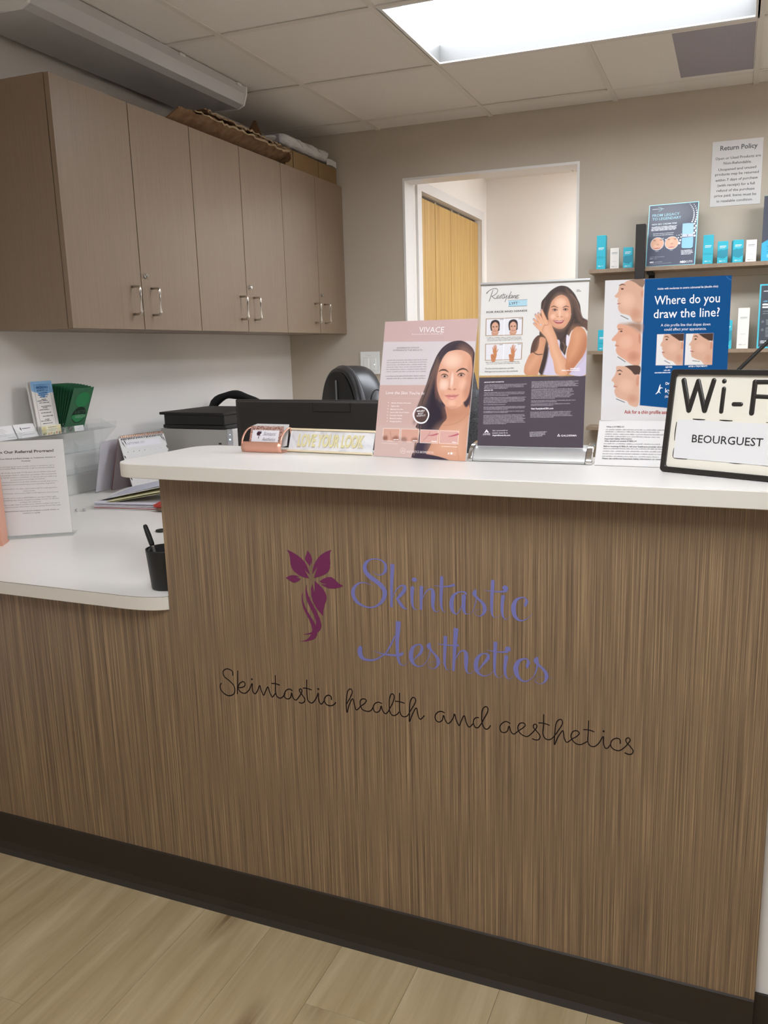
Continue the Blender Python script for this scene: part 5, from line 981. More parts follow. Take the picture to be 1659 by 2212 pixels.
emboss('letter', ('101.0,154.9,7.92 101.1,114.7,7.94',), (('99.8,168.2', 4.31),))['label'] = 'embossed black letter i'
emboss('hyphen', ('121.9,128.4,7.82 134.5,128.7,7.75',))
emboss('letter', ('154.4,167.6,9.10 154.9,114.3,9.13', '154.4,167.6,8.17 183.3,168.1,8.00', '155.3,143.1,7.62 181.5,142.7,7.47'))['label'] = 'embossed black letter F'
emboss('letter', ('204.2,151.4,7.88 205.8,111.0,7.89',), (('203.4,165.0', 4.52),))['label'] = 'embossed black letter i'
obj('insert', MB().prism(rrect(.0217, .0265, .296, .0972, .003, 3), -.0008, 0, 'y'), mat('insert_card', 'd6d4d3', .45), t, label='white card strip')
P = Print()
P.text('BEOURGUEST', '54.0,57.2 181.3,58.5', 13.96, '2a2828', .006, y=-.0012)
for q in ('51.0,99.0,1.41 61.3,98.7,2.20 73.5,98.9,1.19', '100.6,99.7,1.16 111.3,99.2,2.12 123.3,99.5,1.15', '20.0,91.7,1.23 19.6,74.9,1.85 20.1,58.5,1.03', '21.4,43.8,1.24 20.8,34.9,1.65 22.4,27.4,1.65 33.3,25.9,1.64 48.5,26.0,1.01', '127.7,26.4,0.96 140.1,26.0,1.52 154.4,27.2,0.94', '175.0,27.3,0.92 190.5,26.6,1.46 204.9,27.2,0.90', '182.1,99.6,0.91 192.1,99.0,1.63 202.8,99.6,0.90'): P.line(q, K_, y=-.0004)
P.build('lettering', t)

# --- LOVE YOUR LOOK desk plate
t = thing('desk_plate', 'white marble-print desk plate with polished gold rails, reading LOVE YOUR LOOK', 'sign', (.2003, .2128, ZC+.0006), (-.3566, 0, -.0792))
def marble():
    m = mat('marble_print', 'dad8da', .4); N, L, b = nodes(m); v = coords(N, L, (1, 1, 1)); n = noise(N, L, v, 22, 6, .65, 1.5); r = ramp(N, [(.35, 'c3c0c4'), (.5, 'dcdadc'), (.62, 'e2e0e1')]); L.new(n, r.inputs[0]); L.new(r.outputs[0], b.inputs['Base Color']); return m
obj('plate', MB().box(0, 0, .002, .2235, .002, .0545), marble(), t)
for z in (.0008, .0520):
    obj('gold_rail', MB().prism([(-.0035, 0), (-.0042, .0022), (-.0035, .0044), (.0035, .0044), (.0035, 0)], -.001, .2245, 'x'), M_GOLD, t, bevel=.0005, loc=(0, 0, z))
obj('back_rest', MB().box(0, .0022, 0, .2235, .004, .055), M_CLEAR, t)
obj('foot', MB().box(.0, -.001, -.0006, .2235, .036, .0016), M_CLEAR, t).rotation_euler = (.3566, 0, 0)
P = Print()
P.text('LOVE YOUR LOOK', '24.1,14.5 199.4,16.3', 27.72, 'f1e7b8', .028, .05, y=-.0022, res=3)
P.build('lettering', t, {'f1e7b8': mat('gold_foil', 'f6ebb6', .25, .3)}, thick=.0008, label='shiny pale gold capital letters')

# --- rose gold business card holder
t = thing('card_holder', 'rose gold business card holder with glittery cards, beside the gold-railed desk plate', 'card holder', (.0928, .190, ZC+.0006), (0, 0, -.022))
prof = [(.0, .0), (-.004, .006), (-.0052, .014), (-.002, .0215)]
# front scoop and curved side arms
obj('front', MB().grid(lambda u, v: (.108*u, -.002+.010*(math.sin(v*PI*.55))*-1+.012*v*v, .0005+.0235*v), 8, 10), M_ROSE, t, solid=.0016, smooth=True, bevel=0)
obj('base', MB().box(.001, -.001, .0, .107, .050, .0014), M_ROSE, t, bevel=.0004)
for x in (.0, .1045):
    def arm(u, v, x=x):
        a = u*R(86); y = .008+.034*math.sin(a)*u; z = .020+.036*u
        return (x+.0035*v, .004+.036*u*u+(-.006 if v < 0 else 0), .0215+.035*math.sin(u*PI/2))
    obj('side_arm', MB().grid(lambda u, v, x=x: (x+.0035*(1-2*v)*0+.004*v-.0005, -.004+.046*(1-math.cos(u*PI/2)), .016+.038*math.sin(u*PI/2)), 14, 2), M_ROSE, t, solid=.0022, smooth=True)
    obj('side_support', MB().tube([(x+.0018, .045, .0005), (x+.0018, .046, .02), (x+.0018, .044, .038), (x+.0018, .041, .053)], .0016, 8), M_ROSE, t)
def glit():
    m = mat('rose_glitter', 'b98677', .3, .5); N, L, b = nodes(m); v = coords(N, L, (1, 1, 1)); vo = N.new('ShaderNodeTexVoronoi'); vo.inputs['Scale'].default_value = 620; L.new(v, vo.inputs['Vector'])
    r = ramp(N, [(.1, '8d5d52'), (.5, 'c9968a'), (.9, 'efd3ca')]); sp = N.new('ShaderNodeSeparateColor'); L.new(vo.outputs['Color'], sp.inputs[0]); L.new(sp.outputs[0], r.inputs[0]); L.new(r.outputs[0], b.inputs['Base Color']); return m
M_GLIT = glit()
for k in range(5):
    q = obj('business_card', MB().box(0, 0, 0, .089, .0005, .051), M_PAPER if k else M_GLIT, t, loc=(.0095+.0016*k, .008+.0042*k, .011+.0006*k)); q.rotation_euler = (-.38+.02*k, 0, 0)
    if k == 0:
        P = Print()
        P.poly('6,-4 79,-4 79,41 6,41', 'e3dfe3', y=-.0004, smooth=False)
        P.line('8,2,.5 77,2,.5', '8a7c84', y=-.0006, smooth=False)
        P.poly('18,33 22,39 24,36 26,40 28,36 31,39 31,33 27,30 30,26 25,28 26,22 24,18 24,28 20,27', '3f2434', y=-.0006, smooth=False)
        P.text('Skintastic', '36,28 70,28', 9, '6e6a78', 0, .3, y=-.0006); P.text('Aesthetics', '35,15 70,15', 9, '6e6a78', 0, .3, y=-.0006); P.text('Skintastic health and aesthetics', '9,6 75,6', 4, '77727c', 0, .3, y=-.0006)
        P.build('print', q)

# ================================================================ BEHIND THE COUNTER
# monitor seen from behind
t = thing('monitor', 'large black computer monitor seen from behind with a small recess at its top', 'monitor', (.10, .60, ZL))
x0, x1, zt = -.298, .312, 1.170-ZL
obj('back_cover', MB().prism([(x0+.010, .055), (x1-.010, .055), (x1-.001, .06), (x1-.001, zt), (x0+.001, zt), (x0+.001, .06)], -.004, .012, 'y'), M_BLACK2, t, bevel=.003)
b = MB(); b.add([(x0+.014, -.0042, .07), (x1-.014, -.0042, .07), (x1-.05, -.022, .12), (x0+.05, -.022, .12), (x0+.003, -.0042, zt-.002), (x1-.003, -.0042, zt-.002), (x1-.02, -.022, zt-.007), (x0+.02, -.022, zt-.007)],
   [(0, 1, 2, 3), (5, 4, 7, 6), (4, 0, 3, 7), (1, 5, 6, 2), (3, 2, 6, 7)]); 
cx0, cx1 = -.030, .084
obj('vent_panel', MB().box(cx0, -.0245, zt-.030, cx1, -.003, zt-.007), M_BLACK2, t, bevel=.0008)
obj('back_shell', b, M_BLACK2, t, bevel=.002)
obj('recess_gap', MB().box(cx0-.0022, -.0232, zt-.0322, cx1+.0022, -.003, zt-.0065), mat('gap_black', '050505', .8), t)
obj('screen', MB().box(x0+.008, .0122, .065, x1-.008, .0135, zt-.008), mat('dark_screen', '0c0c0e', .2), t)
obj('stand_neck', MB().box(-.03, -.05, .004, .03, -.024, .25), M_BLACK, t, bevel=.004)
obj('stand_foot', MB().box(-.12, -.10, 0, .12, .08, .008), M_BLACK, t, bevel=.003)
# grey computer under the black tray
t = thing('computer_case', 'light grey computer case with a silver edge and blue light, under the black lidded tray', 'computer', (-1.098, 1.36, ZL))
obj('case', MB().box(0, 0, .0, .332, .34, .2215), mat('grey_metal', 'b7b5b0', .45, .1), t, bevel=.002)
obj('silver_edge', MB().box(.3325, -.003, .0, .359, .34, .224), mat('silver_edge', 'cfd0d4', .25, .6), t, bevel=.003)
obj('port', MB().box(.288, -.0012, .160, .301, .0, .1665), M_BLACK, t, bevel=.0005)
obj('power_light', MB().lathe([(.0022, 0), (.0022, -.0012), (.0008, -.0018)], 10, (.346, -.0032, .182), axis='y'), emit('blue_led', (.35, .6, 1.0), 14), t, label='glowing blue power light')
obj('status_light', MB().lathe([(.0012, 0), (.0012, -.001), (.0005, -.0013)], 10, (.347, -.0032, .202), axis='y'), emit('white_led', (.9, .95, 1.0), 5), t)
t = thing('document_tray', 'black lidded box tray stacked on the light grey computer case', 'tray', (-1.092, 1.36, ZL+.2245))
obj('base', MB().prism(rrect(.006, -.004, .322, .35, .012), 0, .014), M_BLACK, t, bevel=.003); obj('body', MB().prism(rrect(.010, .002, .312, .345, .010), .0142, .055), M_BLACK, t, bevel=.002)
obj('lid', MB().prism(rrect(-.006, -.008, .318, .350, .010), .0552, .066), M_BLACK2, t, bevel=.002); obj('corner_post', MB().box(.304, -.0005, .014, .3165, .008, .055), M_BLACK, t, bevel=.002)
# bag
t = thing('handbag', 'black bag with a thick arched handle on the worktop behind the black tray', 'bag', (-1.195, 1.80, ZL))
obj('body', MB().prism(rrect(0, 0, .30, .11, .03), .0, .262), mat('black_fabric', '121111', .8), t, bevel=.02, seg=3)
obj('handle', MB().tube([(.004+.292*(i/16), .055, .262+.072*math.sin(PI*(i/16)**.85)**.7) for i in range(17)], [.019+.003*math.sin(i) for i in range(17)], 10), mat('black_fabric', '121111', .8), t, smooth=True)
# chair with leather back
t = thing('office_chair', 'black leather office chair with a rounded arched backrest, behind the monitor', 'chair', (-.168, 1.205, 0), (0, 0, R(0)))
ux, uy = .934, .356
fx, fy = .765, -.644      # along the face (towards the right end, nearer the visitor)
tx, ty = .644, .765      # from front face to back
def arch(w, zt_, zb, n=20, e=2.2):
    P = []
    for k in range(n+1):
        a = PI-PI*k/n; P.append((w*math.copysign(abs(math.cos(a))**(2/e), math.cos(a)), zb+(zt_-zb)*max(0, math.sin(a))**(2/e)))
    return [(-w, zb-.22)]+P+[(w, zb-.22)]
def back_shell(w, zt_, zb, d0, d1, nn=6, dome=.03):
    mb = MB(); A = arch(w, zt_, zb); n = len(A); vs = []
    for j in range(nn+1):
        s = j/nn; d = d0+(d1-d0)*s; k = 1-dome*(2*s-1)**4
        for (a, z) in A: vs.append((a*k*fx+d*tx, a*k*fy+d*ty, zb-.22+(z-zb+.22)*(1-.02*(2*s-1)**4)))
    fs = [(j*n+i, j*n+i+1, (j+1)*n+i+1, (j+1)*n+i) for j in range(nn) for i in range(n-1)]
    fs += [tuple(range(n)), tuple(range(nn*n, nn*n+n))[::-1]]
    return mb.add(vs, fs)
obj('backrest', back_shell(.180, 1.250, 1.05, -.004, .105), M_LEATHER, t, smooth=False, bevel=.006, seg=3)
obj('rim', back_shell(.185, 1.254, 1.052, .010, .028, 2, .0), mat('rim_leather', '47474b', .4), t, bevel=.004)  # rim in a lighter grey than the backrest leather
obj('front_pad', back_shell(.158, 1.232, 1.04, -.012, -.003, 2, .03), mat('dull_leather', '1b1b1c', .6), t, bevel=.004)
obj('seam_rod', MB().tube([(.012*fx-.016*tx, .012*fy-.016*ty, 1.20), (.022*fx-.018*tx, .022*fy-.018*ty, 1.0)], .0035, 8), mat('grey_piping', '77777b', .4), t, label='grey vertical piping')
e = MB(); 
def emb_(u, v):
    a = 2*PI*u; return (.186*fx+(.062+.026*math.cos(a))*tx+.002*fx, .186*fy+(.062+.026*math.cos(a))*ty, 1.125+.045*math.sin(a))
obj('side_emblem', MB().tube([emb_(k/20, 0) for k in range(20)], .0022, 6, close=True), M_BLACK, t, label='raised oval mark on the leather side')
obj('seat', MB().prism(rrect(-.22, -.20, .20, .22, .07), .47, .56), M_LEATHER, t, bevel=.02, seg=3); obj('back_support', MB().tube([(.05, .10, .50), (.06, .12, .65), (.05, .08, .86)], .02, 8), M_BLACK, t)
obj('column', MB().lathe([(.028, .09), (.028, .47)], 14), M_BLACK, t)
for k in range(5):
    a = 2*PI*k/5; l_ = obj('leg', MB().tube([(.02*math.cos(a), .02*math.sin(a), .095), (.21*math.cos(a), .21*math.sin(a), .07)], [.022, .014], 8), M_BLACK, t)
    obj('caster', MB().lathe([(.026, -.018), (.028, 0), (.026, .018)], 12, (.21*math.cos(a), .21*math.sin(a), .028), axis='x'), M_BLACK, l_)
# jacket on a second chair
t = thing('office_chair', 'plain dark office chair carrying the grey jacket, behind the banner stand', 'chair', (.36, .93, 0))
obj('backrest', MB().prism(rrect(-.20, .60, .20, 1.10, .08), -.02, .03, 'y'), M_BLACK, t, bevel=.01, seg=3); obj('seat', MB().prism(rrect(-.20, .0, .22, .42, .07), .46, .53), M_BLACK, t, bevel=.02, seg=3)
obj('back_support', MB().tube([(0, .04, .75), (0, .08, .55), (0, .2, .47)], .018, 8), M_BLACK, t); obj('column', MB().lathe([(.026, .09), (.026, .46)], 14, (0, .23, 0)), M_BLACK, t)
for k in range(5):
    a = 2*PI*k/5+.3; l_ = obj('leg', MB().tube([(.02*math.cos(a), .23+.02*math.sin(a), .095), (.22*math.cos(a), .23+.22*math.sin(a), .07)], [.022, .014], 8), M_BLACK, t)
    obj('caster', MB().lathe([(.026, -.018), (.028, 0), (.026, .018)], 12, (.22*math.cos(a), .23+.22*math.sin(a), .028), axis='x'), M_BLACK, l_)
def cloth_m():
    m = mat('charcoal_cloth', '4b4b4d', .9, spec=.15); N, L, b = nodes(m); v = coords(N, L, (1, 1, 1)); n = noise(N, L, v, 260, 4, .7); r = ramp(N, [(.35, '3b3b3e'), (.65, '606063')]); L.new(n, r.inputs[0]); L.new(r.outputs[0], b.inputs['Base Color']); bump(N, L, b, n, .4, .002); return m
M_CLOTH = cloth_m()
t = thing('jacket', 'charcoal jacket hung over a chair back, between pink sign and banner stand', 'jacket', (.345, .885, .80))
def jk(u, v):      # u round the shoulders, v from hem to collar
    a = -PI*.5+2*PI*u; w = .235*(1-.60*max(0, (v-.62)/.38)**1.6)*(1+.02*math.sin(9*a+v*6)); d = .085*(1-.35*v)*(1+.05*math.sin(7*a+v*9))
    z = -.22+.60*v+ .012*math.sin(5*a)*(v < .9)
    return (w*math.cos(a), .055+d*math.sin(a), z)
obj('body', MB().grid(jk, 64, 26), M_CLOTH, t, smooth=True, solid=.004)
obj('yoke', MB().grid(lambda u, v: tuple(c_*k_+o_ for c_, k_, o_ in zip(jk(.5*0+u, .60+.24*v), (1.035, 1.09, 1), (0, -.005, .004))), 64, 8), M_CLOTH, t, smooth=True, solid=.003, label='raised shoulder yoke')
obj('collar', MB().grid(lambda u, v: (.092*math.cos(2*PI*u)*(1-.12*v), .052+.060*math.sin(2*PI*u)*(1-.12*v), .372+.055*v+.012*math.sin(2*PI*u)), 32, 5), M_CLOTH, t, smooth=True, solid=.005)
obj('sleeve', MB().tube([(.195, .03, .24), (.225, .0, .17), (.235, -.02, .08), (.225, -.03, -.04), (.215, -.02, -.16)], [.055, .052, .05, .046, .04], 16), mat('dark_sleeve', '1d1d1f', .45), t, smooth=True, label='darker glossy sleeve')
obj('sleeve', MB().tube([(-.195, .03, .24), (-.225, .0, .17), (-.235, -.02, .08), (-.225, -.03, -.04), (-.215, -.02, -.16)], [.055, .052, .05, .046, .04], 16), mat('dark_sleeve', '1d1d1f', .45), t, smooth=True)
obj('piping', MB().tube([(.115, -.052, .08), (.15, -.062, .14), (.19, -.062, .20), (.215, -.045, .235)], .0025, 6), mat('grey_piping', '77777b', .4), t)
# wall switch plate
t = thing('switch_plate', 'white two-button wall control plate between the cabinets and the opening', 'switch', (-.783, D, 1.170))
obj('plate', MB().prism(rrect(0, 0, .116, .122, .004, 4), -.006, -.0005, 'y'), mat('white_plastic', 'eeefed', .4), t, bevel=.0012)
for k, x in enumerate((.020, .063)):
    s_ = obj('button', MB().box(x, -.0085, .022, x+.031, -.0055, .084), mat('white_plastic', 'eeefed', .4), t, bevel=.001)
    obj('indicator', MB().lathe([(.0016, 0), (.0016, -.001)], 8, (x+.024, -.0086, (.030, .052)[k]+.0), axis='y'), emit('green_led', (.55, 1, .85), 6), s_, label='small glowing green light')
P = Print(); P.text('PUSH UP', '44,101 66,101', 3, '6b6b6b', 0, y=-.0064); P.line('18,88,.7 44,88,.7', '9a9a9a', y=-.0064, smooth=False); P.line('62,88,.7 88,88,.7', '9a9a9a', y=-.0064, smooth=False); P.dot('33,110', 1.2, 'b5b5b5', y=-.0064); P.dot('76,110', 1.2, 'b5b5b5', y=-.0064); P.build('lettering', t)

# ================================================================ BACK WALL SIGNS AND SHELF GOODS
t = thing('wall_notice', 'white Return Policy paper notice taped to the back wall', 'notice', (1.0203, D-.0012, 1.923))
obj('sheet', MB().box(0, -.0004, 0, .2148, .0004, .2805), M_PAPER, t)
P = Print(); K_ = '5a5a5c'
P.text('Return Policy', '33.9,241.1 191.4,239.9', 19.79, K_, .018, y=-.0008)
for s_, q in (('Open or Used Products are', '15.7,201.8 206.5,201.0'), ('Non-Refundable.', '51.2,179.9 169.8,178.1'), ('Unopened and unused', '30.5,153.6 190.2,153.6'), ('products may be returned', '17.1,133.6 202.1,131.7'), ('within 7 days of purchase', '19.2,108.3 198.8,108.4'), ('(with receipt) for a full', '29.9,85.7 188.0,84.6'), ('refund of the purchase', '27.1,63.2 188.3,61.7'), ('price paid. Items must be', '18.5,41.6 196.6,38.1'), ('in resalable condition.', '29.3,17.4 183.4,16.2')): P.text(s_, q, 10.88, K_, .012, y=-.0008)
P.build('lettering', t)
# poster on the top shelf
t = sheet_thing('shelf_poster', 'dark grey poster with two round face photos on the top shelf', 'poster', .7517, 2.574, zs[0][1]+.0006, -.0862, .1768, .2219, .2866, .004, mat('tinted_acrylic_edge', '8fd3e0', .2))
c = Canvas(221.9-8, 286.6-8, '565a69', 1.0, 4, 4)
c.poly('4b4e5e', '2.0,101.9 225.7,105.1 229.1,-0.9 2.0,-0.8', f=60, a=.7, smooth=False)
c.blob('8f939c', '87.0,249.2', 132.32, 79.39, .55)  # glare on the glossy upper part, painted into the print colour
for q, r_ in (('182.4,276.7', 9), ('187.9,269.6', 11), ('192.9,262.2', 13), ('197.6,254.2', 14), ('200.4,246.0', 15), ('202.8,237.5', 16), ('203.3,229.1', 17), ('203.2,220.5', 18), ('202.3,211.9', 18), ('200.6,203.3', 18), ('197.1,195.7', 19), ('201.0,273.1', 10), ('206.1,264.7', 12), ('210.3,255.3', 14), ('213.5,245.6', 16), ('215.3,235.6', 18), ('216.0,225.4', 18), ('215.5,215.3', 20), ('213.7,205.2', 22), ('211.0,195.6', 23), ('207.7,185.7', 22), ('215.2,175.7', 24), ('209.9,165.9', 25), ('216.1,154.1', 26), ('208.9,144.4', 25), ('211.8,131.4', 26), ('146.6,102.2', 30), ('149.8,115.3', 24), ('140.7,127.0', 16), ('152.6,129.4', 17), ('143.3,138.6', 12), ('133.5,138.4', 8), ('153.2,142.3', 12), ('72.4,128.7', 11), ('84.1,122.6', 14)): c.ell('f0f2f4', q, r_/11.06*1.95, r_/11.06*1.95)
c.poly('a3cbe6', '156.0,189.9 179.9,190.6 204.2,188.3 205.5,163.2 205.3,138.7 157.4,140.4 156.0,167.1', smooth=False); c.poly('8fc3e4', '156.6,125.3 206.0,127.3 207.4,106.4 207.2,81.8 200.3,75.7 163.4,78.2 158.0,81.4', smooth=False); c.poly('c9ccd8', '157.4,141.4 205.5,140.5 206.0,128.2 156.7,129.1', smooth=False); c.line('3c4250', '180.6,138.3 181.1,131.0', 2.27, smooth=False)
for q, r_, s_ in (('47.5,105.5', 0, 0), ('112.4,105.6', 0, 1)):
    c.ell('cfd8de', q, 30.81, 29.87, f=1); c.ell('dfae93', q, 28.73, 27.79)
for (e1, e2, n_, m_, b_) in (('34.1,121.8', '64.3,122.5', '49.6,101.4', '31.8,83.4,1.92 46.9,84.9,4.21 63.1,84.5,1.91', '40.6,95.3'), ('99.1,121.9', '127.1,122.7', '113.5,102.1', '99.7,85.5,1.90 112.7,86.9,4.17 125.8,85.6,1.89', '109.1,113.5')):
    c.blob('8d5f50', e1, 8.51, 4.16, .8); c.blob('8d5f50', e2, 8.51, 4.16, .8); c.blob('b87f68', n_, 9.45, 4.54, .7); c.line('b3666a', m_, f=1); c.blob('efc6a8', b_, 13.23, 11.34, .5)
c.para('dfe2e6', '17.7,182.0 130.6,181.5 17.8,166.5', 4, 4.16, 3, .7, .95, .05); c.para('dfe2e6', '26.4,151.4 117.8,151.1 26.9,143.6', 2, 2.65, 5, .7, 1.0, 0); c.para('dfe2e6', '156.8,66.3 209.2,65.6 158.9,49.0', 4, 3.40, 6, .8, .8, .1)
c.greek('aab0ba', '18.2,44.3 85.5,43.8', 2.27, 6, .5); c.greek('f4f4f6', '18.2,36.6 30.2,36.6', 2.65, 7, .8); c.greek('aab0ba', '33.0,36.4 52.1,36.0', 1.89, 7, .5); c.greek('a0a5b0', '19.8,11.7 115.6,14.5', 1.89, 8, .5); c.greek('cfd3da', '40.3,70.3 56.4,70.0', 2.27, 2, .5); c.greek('cfd3da', '106.2,71.2 119.3,71.1', 2.27, 2, .5)
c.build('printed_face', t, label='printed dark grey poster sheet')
P = Print(); BLU = 'a9dbe8'
P.text('FROM LEGACY', '17.3,231.2 139.4,231.3', 11.72, BLU, .01, y=-.0009); P.text('TO LEGENDARY', '17.8,214.8 147.4,214.4', 11.72, BLU, .01, y=-.0009); P.text('NEW BIO CREAM FIRM', '18.0,192.0 129.0,191.8', 7.18, 'd9e6ea', .012, y=-.0009)
P.line('16.0,265.5,1.92 48.3,265.7,1.53 67.1,265.5,1.52', 'e6f2f4', y=-.0009, smooth=False); P.line('42.0,274.3,1.53 53.6,270.4,1.53 59.6,265.0,1.53 54.4,258.8,1.53 44.2,255.8,1.53', BLU, y=-.0009)
P.text('NEO', '155.8,11.1 180.4,11.1', 9.07, 'f4f4f6', .05, y=-.0009); P.text('CUTIS', '181.1,11.1 210.0,11.6', 9.07, 'f4f4f6', .0, y=-.0009); P.text('MERZ', '19.3,18.5 37.1,18.4', 6.05, 'f4f4f6', .05, y=-.0009); P.text('AESTHETICS', '39.0,18.6 76.2,19.4', 4.54, 'aab0ba', y=-.0009)
P.build('lettering', t)
# cartons: (label, x0, x1, height, shelf, colour, yaw, tall band)
ctn = [('tallest teal carton, leftmost on the top shelf', .526, .568, .155, 0, 'T', 0), ('small white carton between two teal ones, left of the black post', .589, .630, .094, 0, 'W', .05), ('short teal carton with a dark brushstroke, next to the black post', .650, .692, .094, 0, 'B', 0),
       ('tall teal carton just right of the dark shelf poster', 1.004, 1.048, .127, 0, 'T', 0), ('teal carton with a dark brushstroke, second from the dark shelf poster', 1.066, 1.110, .096, 0, 'B', .04), ('teal carton turned slightly, beside the white carton at the right', 1.128, 1.172, .098, 0, 'B', .16), ('white carton at the right end of the top shelf', 1.186, 1.230, .095, 0, 'W', 0),
       ('teal carton between the banner stand and the chin poster, middle shelf', .541, .583, .098, 1, 'T', 0), ('teal carton peeking out right of the blue chin poster, middle shelf', 1.103, 1.146, .128, 1, 'B', 0), ('tall plain white carton alone on the middle shelf', 1.168, 1.217, .180, 1, 'W', 0)]
for lb, x0, x1, h, sh, kd, yaw in ctn:
    w = (x1-x0); t = thing('product_carton', lb, 'box', ((x0+x1)/2, YS+.030+w/2, zs[sh][1]+.0004), (0, 0, yaw), group='skincare cartons on the wall shelves')
    obj('box', MB().box(-w/2, -w/2, 0, w/2, w/2, h), M_WCART if kd == 'W' else M_TEAL, t, bevel=.0006, seg=1)
    obj('top_flap', MB().box(-w/2+.001, -w/2+.001, h, w/2-.001, w/2-.001, h+.0008), M_WCART if kd == 'W' else mat('teal_top', '6fd0dc', .4), t)
    P = Print(); u = w*500; y = -w/2-.0004; hh = h*1000
    ink = 'e9f6f7' if kd != 'W' else '9aa0a2'
    if kd == 'B': P.poly(f'{-u},{hh*.30} {-u},{hh*.56} {-u*.3},{hh*.62} {u*.2},{hh*.60} {u},{hh*.66} {u},{hh*.34} {u*.3},{hh*.22} {-u*.4},{hh*.24}', '2a8ea3', y=y+.0002, smooth=False)
    elif kd == 'T': P.poly(f'{-u},{hh*.38} {-u*.2},{hh*.40} {u},{hh*.37} {u},{hh*.33} {0},{hh*.31} {-u},{hh*.34}', '2fa6bb', y=y+.0002, smooth=False)
    nm_ = {'T': 'bio serum', 'B': 'lumiere', 'W': 'journee'}[kd]
    zz = hh*(.62 if kd == 'T' else .76)
    for q in range(3 if kd != 'W' else 2): P.line(f'{-u*.62},{zz-q*3.2},{2.6-q*.9} {u*(.62-.12*q)},{zz-q*3.2},{2.6-q*.9}', ink, y=y, smooth=False) if q else P.line(f'{-u*.55},{zz+2},3.0 {u*.6},{zz+2},3.0', ink, y=y, smooth=False)
    P.text('NEO', f'{-u*.62},{hh*.09} {-u*.08},{hh*.09}', 3.6, ink, .05, y=y); P.text('CUTIS', f'{-u*.04},{hh*.09} {u*.6},{hh*.09}', 3.6, ink, .0, y=y)
    if kd == 'W': P.line(f'{-u*.5},{hh*.36},.9 {u*.4},{hh*.36},.9', ink, y=y, smooth=False)
    P.build('print', t)
# posters cut by the right edge of the view
t = sheet_thing('shelf_poster', 'dark poster with a teal lower part cut off by the right edge, top shelf', 'poster', 1.250, 2.585, zs[0][1]+.0006, -.03, .10, .2159, .2850, .003, mat('tinted_acrylic_edge', '8fd3e0', .2))
c = Canvas(215, 284, '4a4c58', .8); c.poly('42a9cc', '0,0 215,0 215,120 60,110 20,92 0,80', smooth=False); c.poly('dfe2e6', '28,86 90,86 90,240 28,240', f=3, smooth=False); c.para('2c7da0', '24,64 120,64 24,40', 3, 5, 3, .8); c.para('cfeaf4', '24,26 80,26 24,20', 2, 3, 4, .8); c.build('printed_face', t)
t = sheet_thing('shelf_poster', 'dark teal-bordered card cut off by the right edge, middle shelf', 'poster', 1.2535, 2.585, zs[1][1]+.0006, -.02, .03, .2159, .2830, .003, mat('teal_border', '4fb9cc', .3))
c = Canvas(201, 269, '484b52', .9, 7, 7); c.greek('dfe2e6', '18,250 60,250', 4, 3, .9); c.greek('6fa9c6', '18,205 70,205', 6, 4, .7); c.greek('f2f2f2', '18,190 80,190', 8, 5, .95); c.greek('f2f2f2', '18,178 60,178', 8, 6, .95); c.para('8c9096', '18,162 80,162 18,152', 2, 4, 7, .6); c.ell('6b6f76', '20,118', 6, 6); c.para('8c9096', '34,124 90,124 34,104', 5, 3, 8, .6); c.ell('6b6f76', '20,82', 6, 6); c.para('8c9096', '34,90 90,90 34,50', 9, 3, 9, .6); c.para('e6e8ea', '14,30 100,30 14,23', 2, 4, 10, .9); c.build('printed_face', t)
tag(obj('support_arm', MB().tube([(1.150, 2.40, 1.155), (1.284, 2.40, 1.297), (1.40, 2.40, 1.42)], .0085, 10), M_BLACK), 'slanting black arm behind the Wi-Fi sign at the right edge', 'arm')

# ================================================================ LEFT WORKTOP
# referral sheet in an acrylic holder
AN, LE, RW, RH = .5955, .0102, .216, .290
bx, by = -.6829-RW*math.cos(AN), .4180-RW*math.sin(AN)
t = thing('sign_holder', 'clear acrylic holder with a white typed Referral Program sheet on the worktop', 'sign', (bx, by, ZL+.0005), (-LE, 0, AN))
obj('paper', MB().box(.002, .0012, .008, RW-.002, .0018, RH), mat('bright_paper', 'eceae8', .6), t); 
for y in (-.0012, .0022): obj('acrylic_panel', MB().box(0, y, .006, RW, y+.0018, RH+.001), M_CLEARER, t, bevel=.0003, seg=1)
obj('acrylic_foot', MB().prism([(-.014, 0), (.060, 0), (.060, .002), (-.004, .002), (-.0045, .008), (-.014, .004)], -.003, RW+.003, 'x'), M_CLEAR, t, bevel=.0005)
P = Print(); K_ = '4c4640'; yy = .0009
_dx = (bx+.862)  # sheet origin in its own frame
P.text('Join Our Referral Program!', '22.7,254.4 185.8,253.8', 7.77, K_, .03, y=yy)
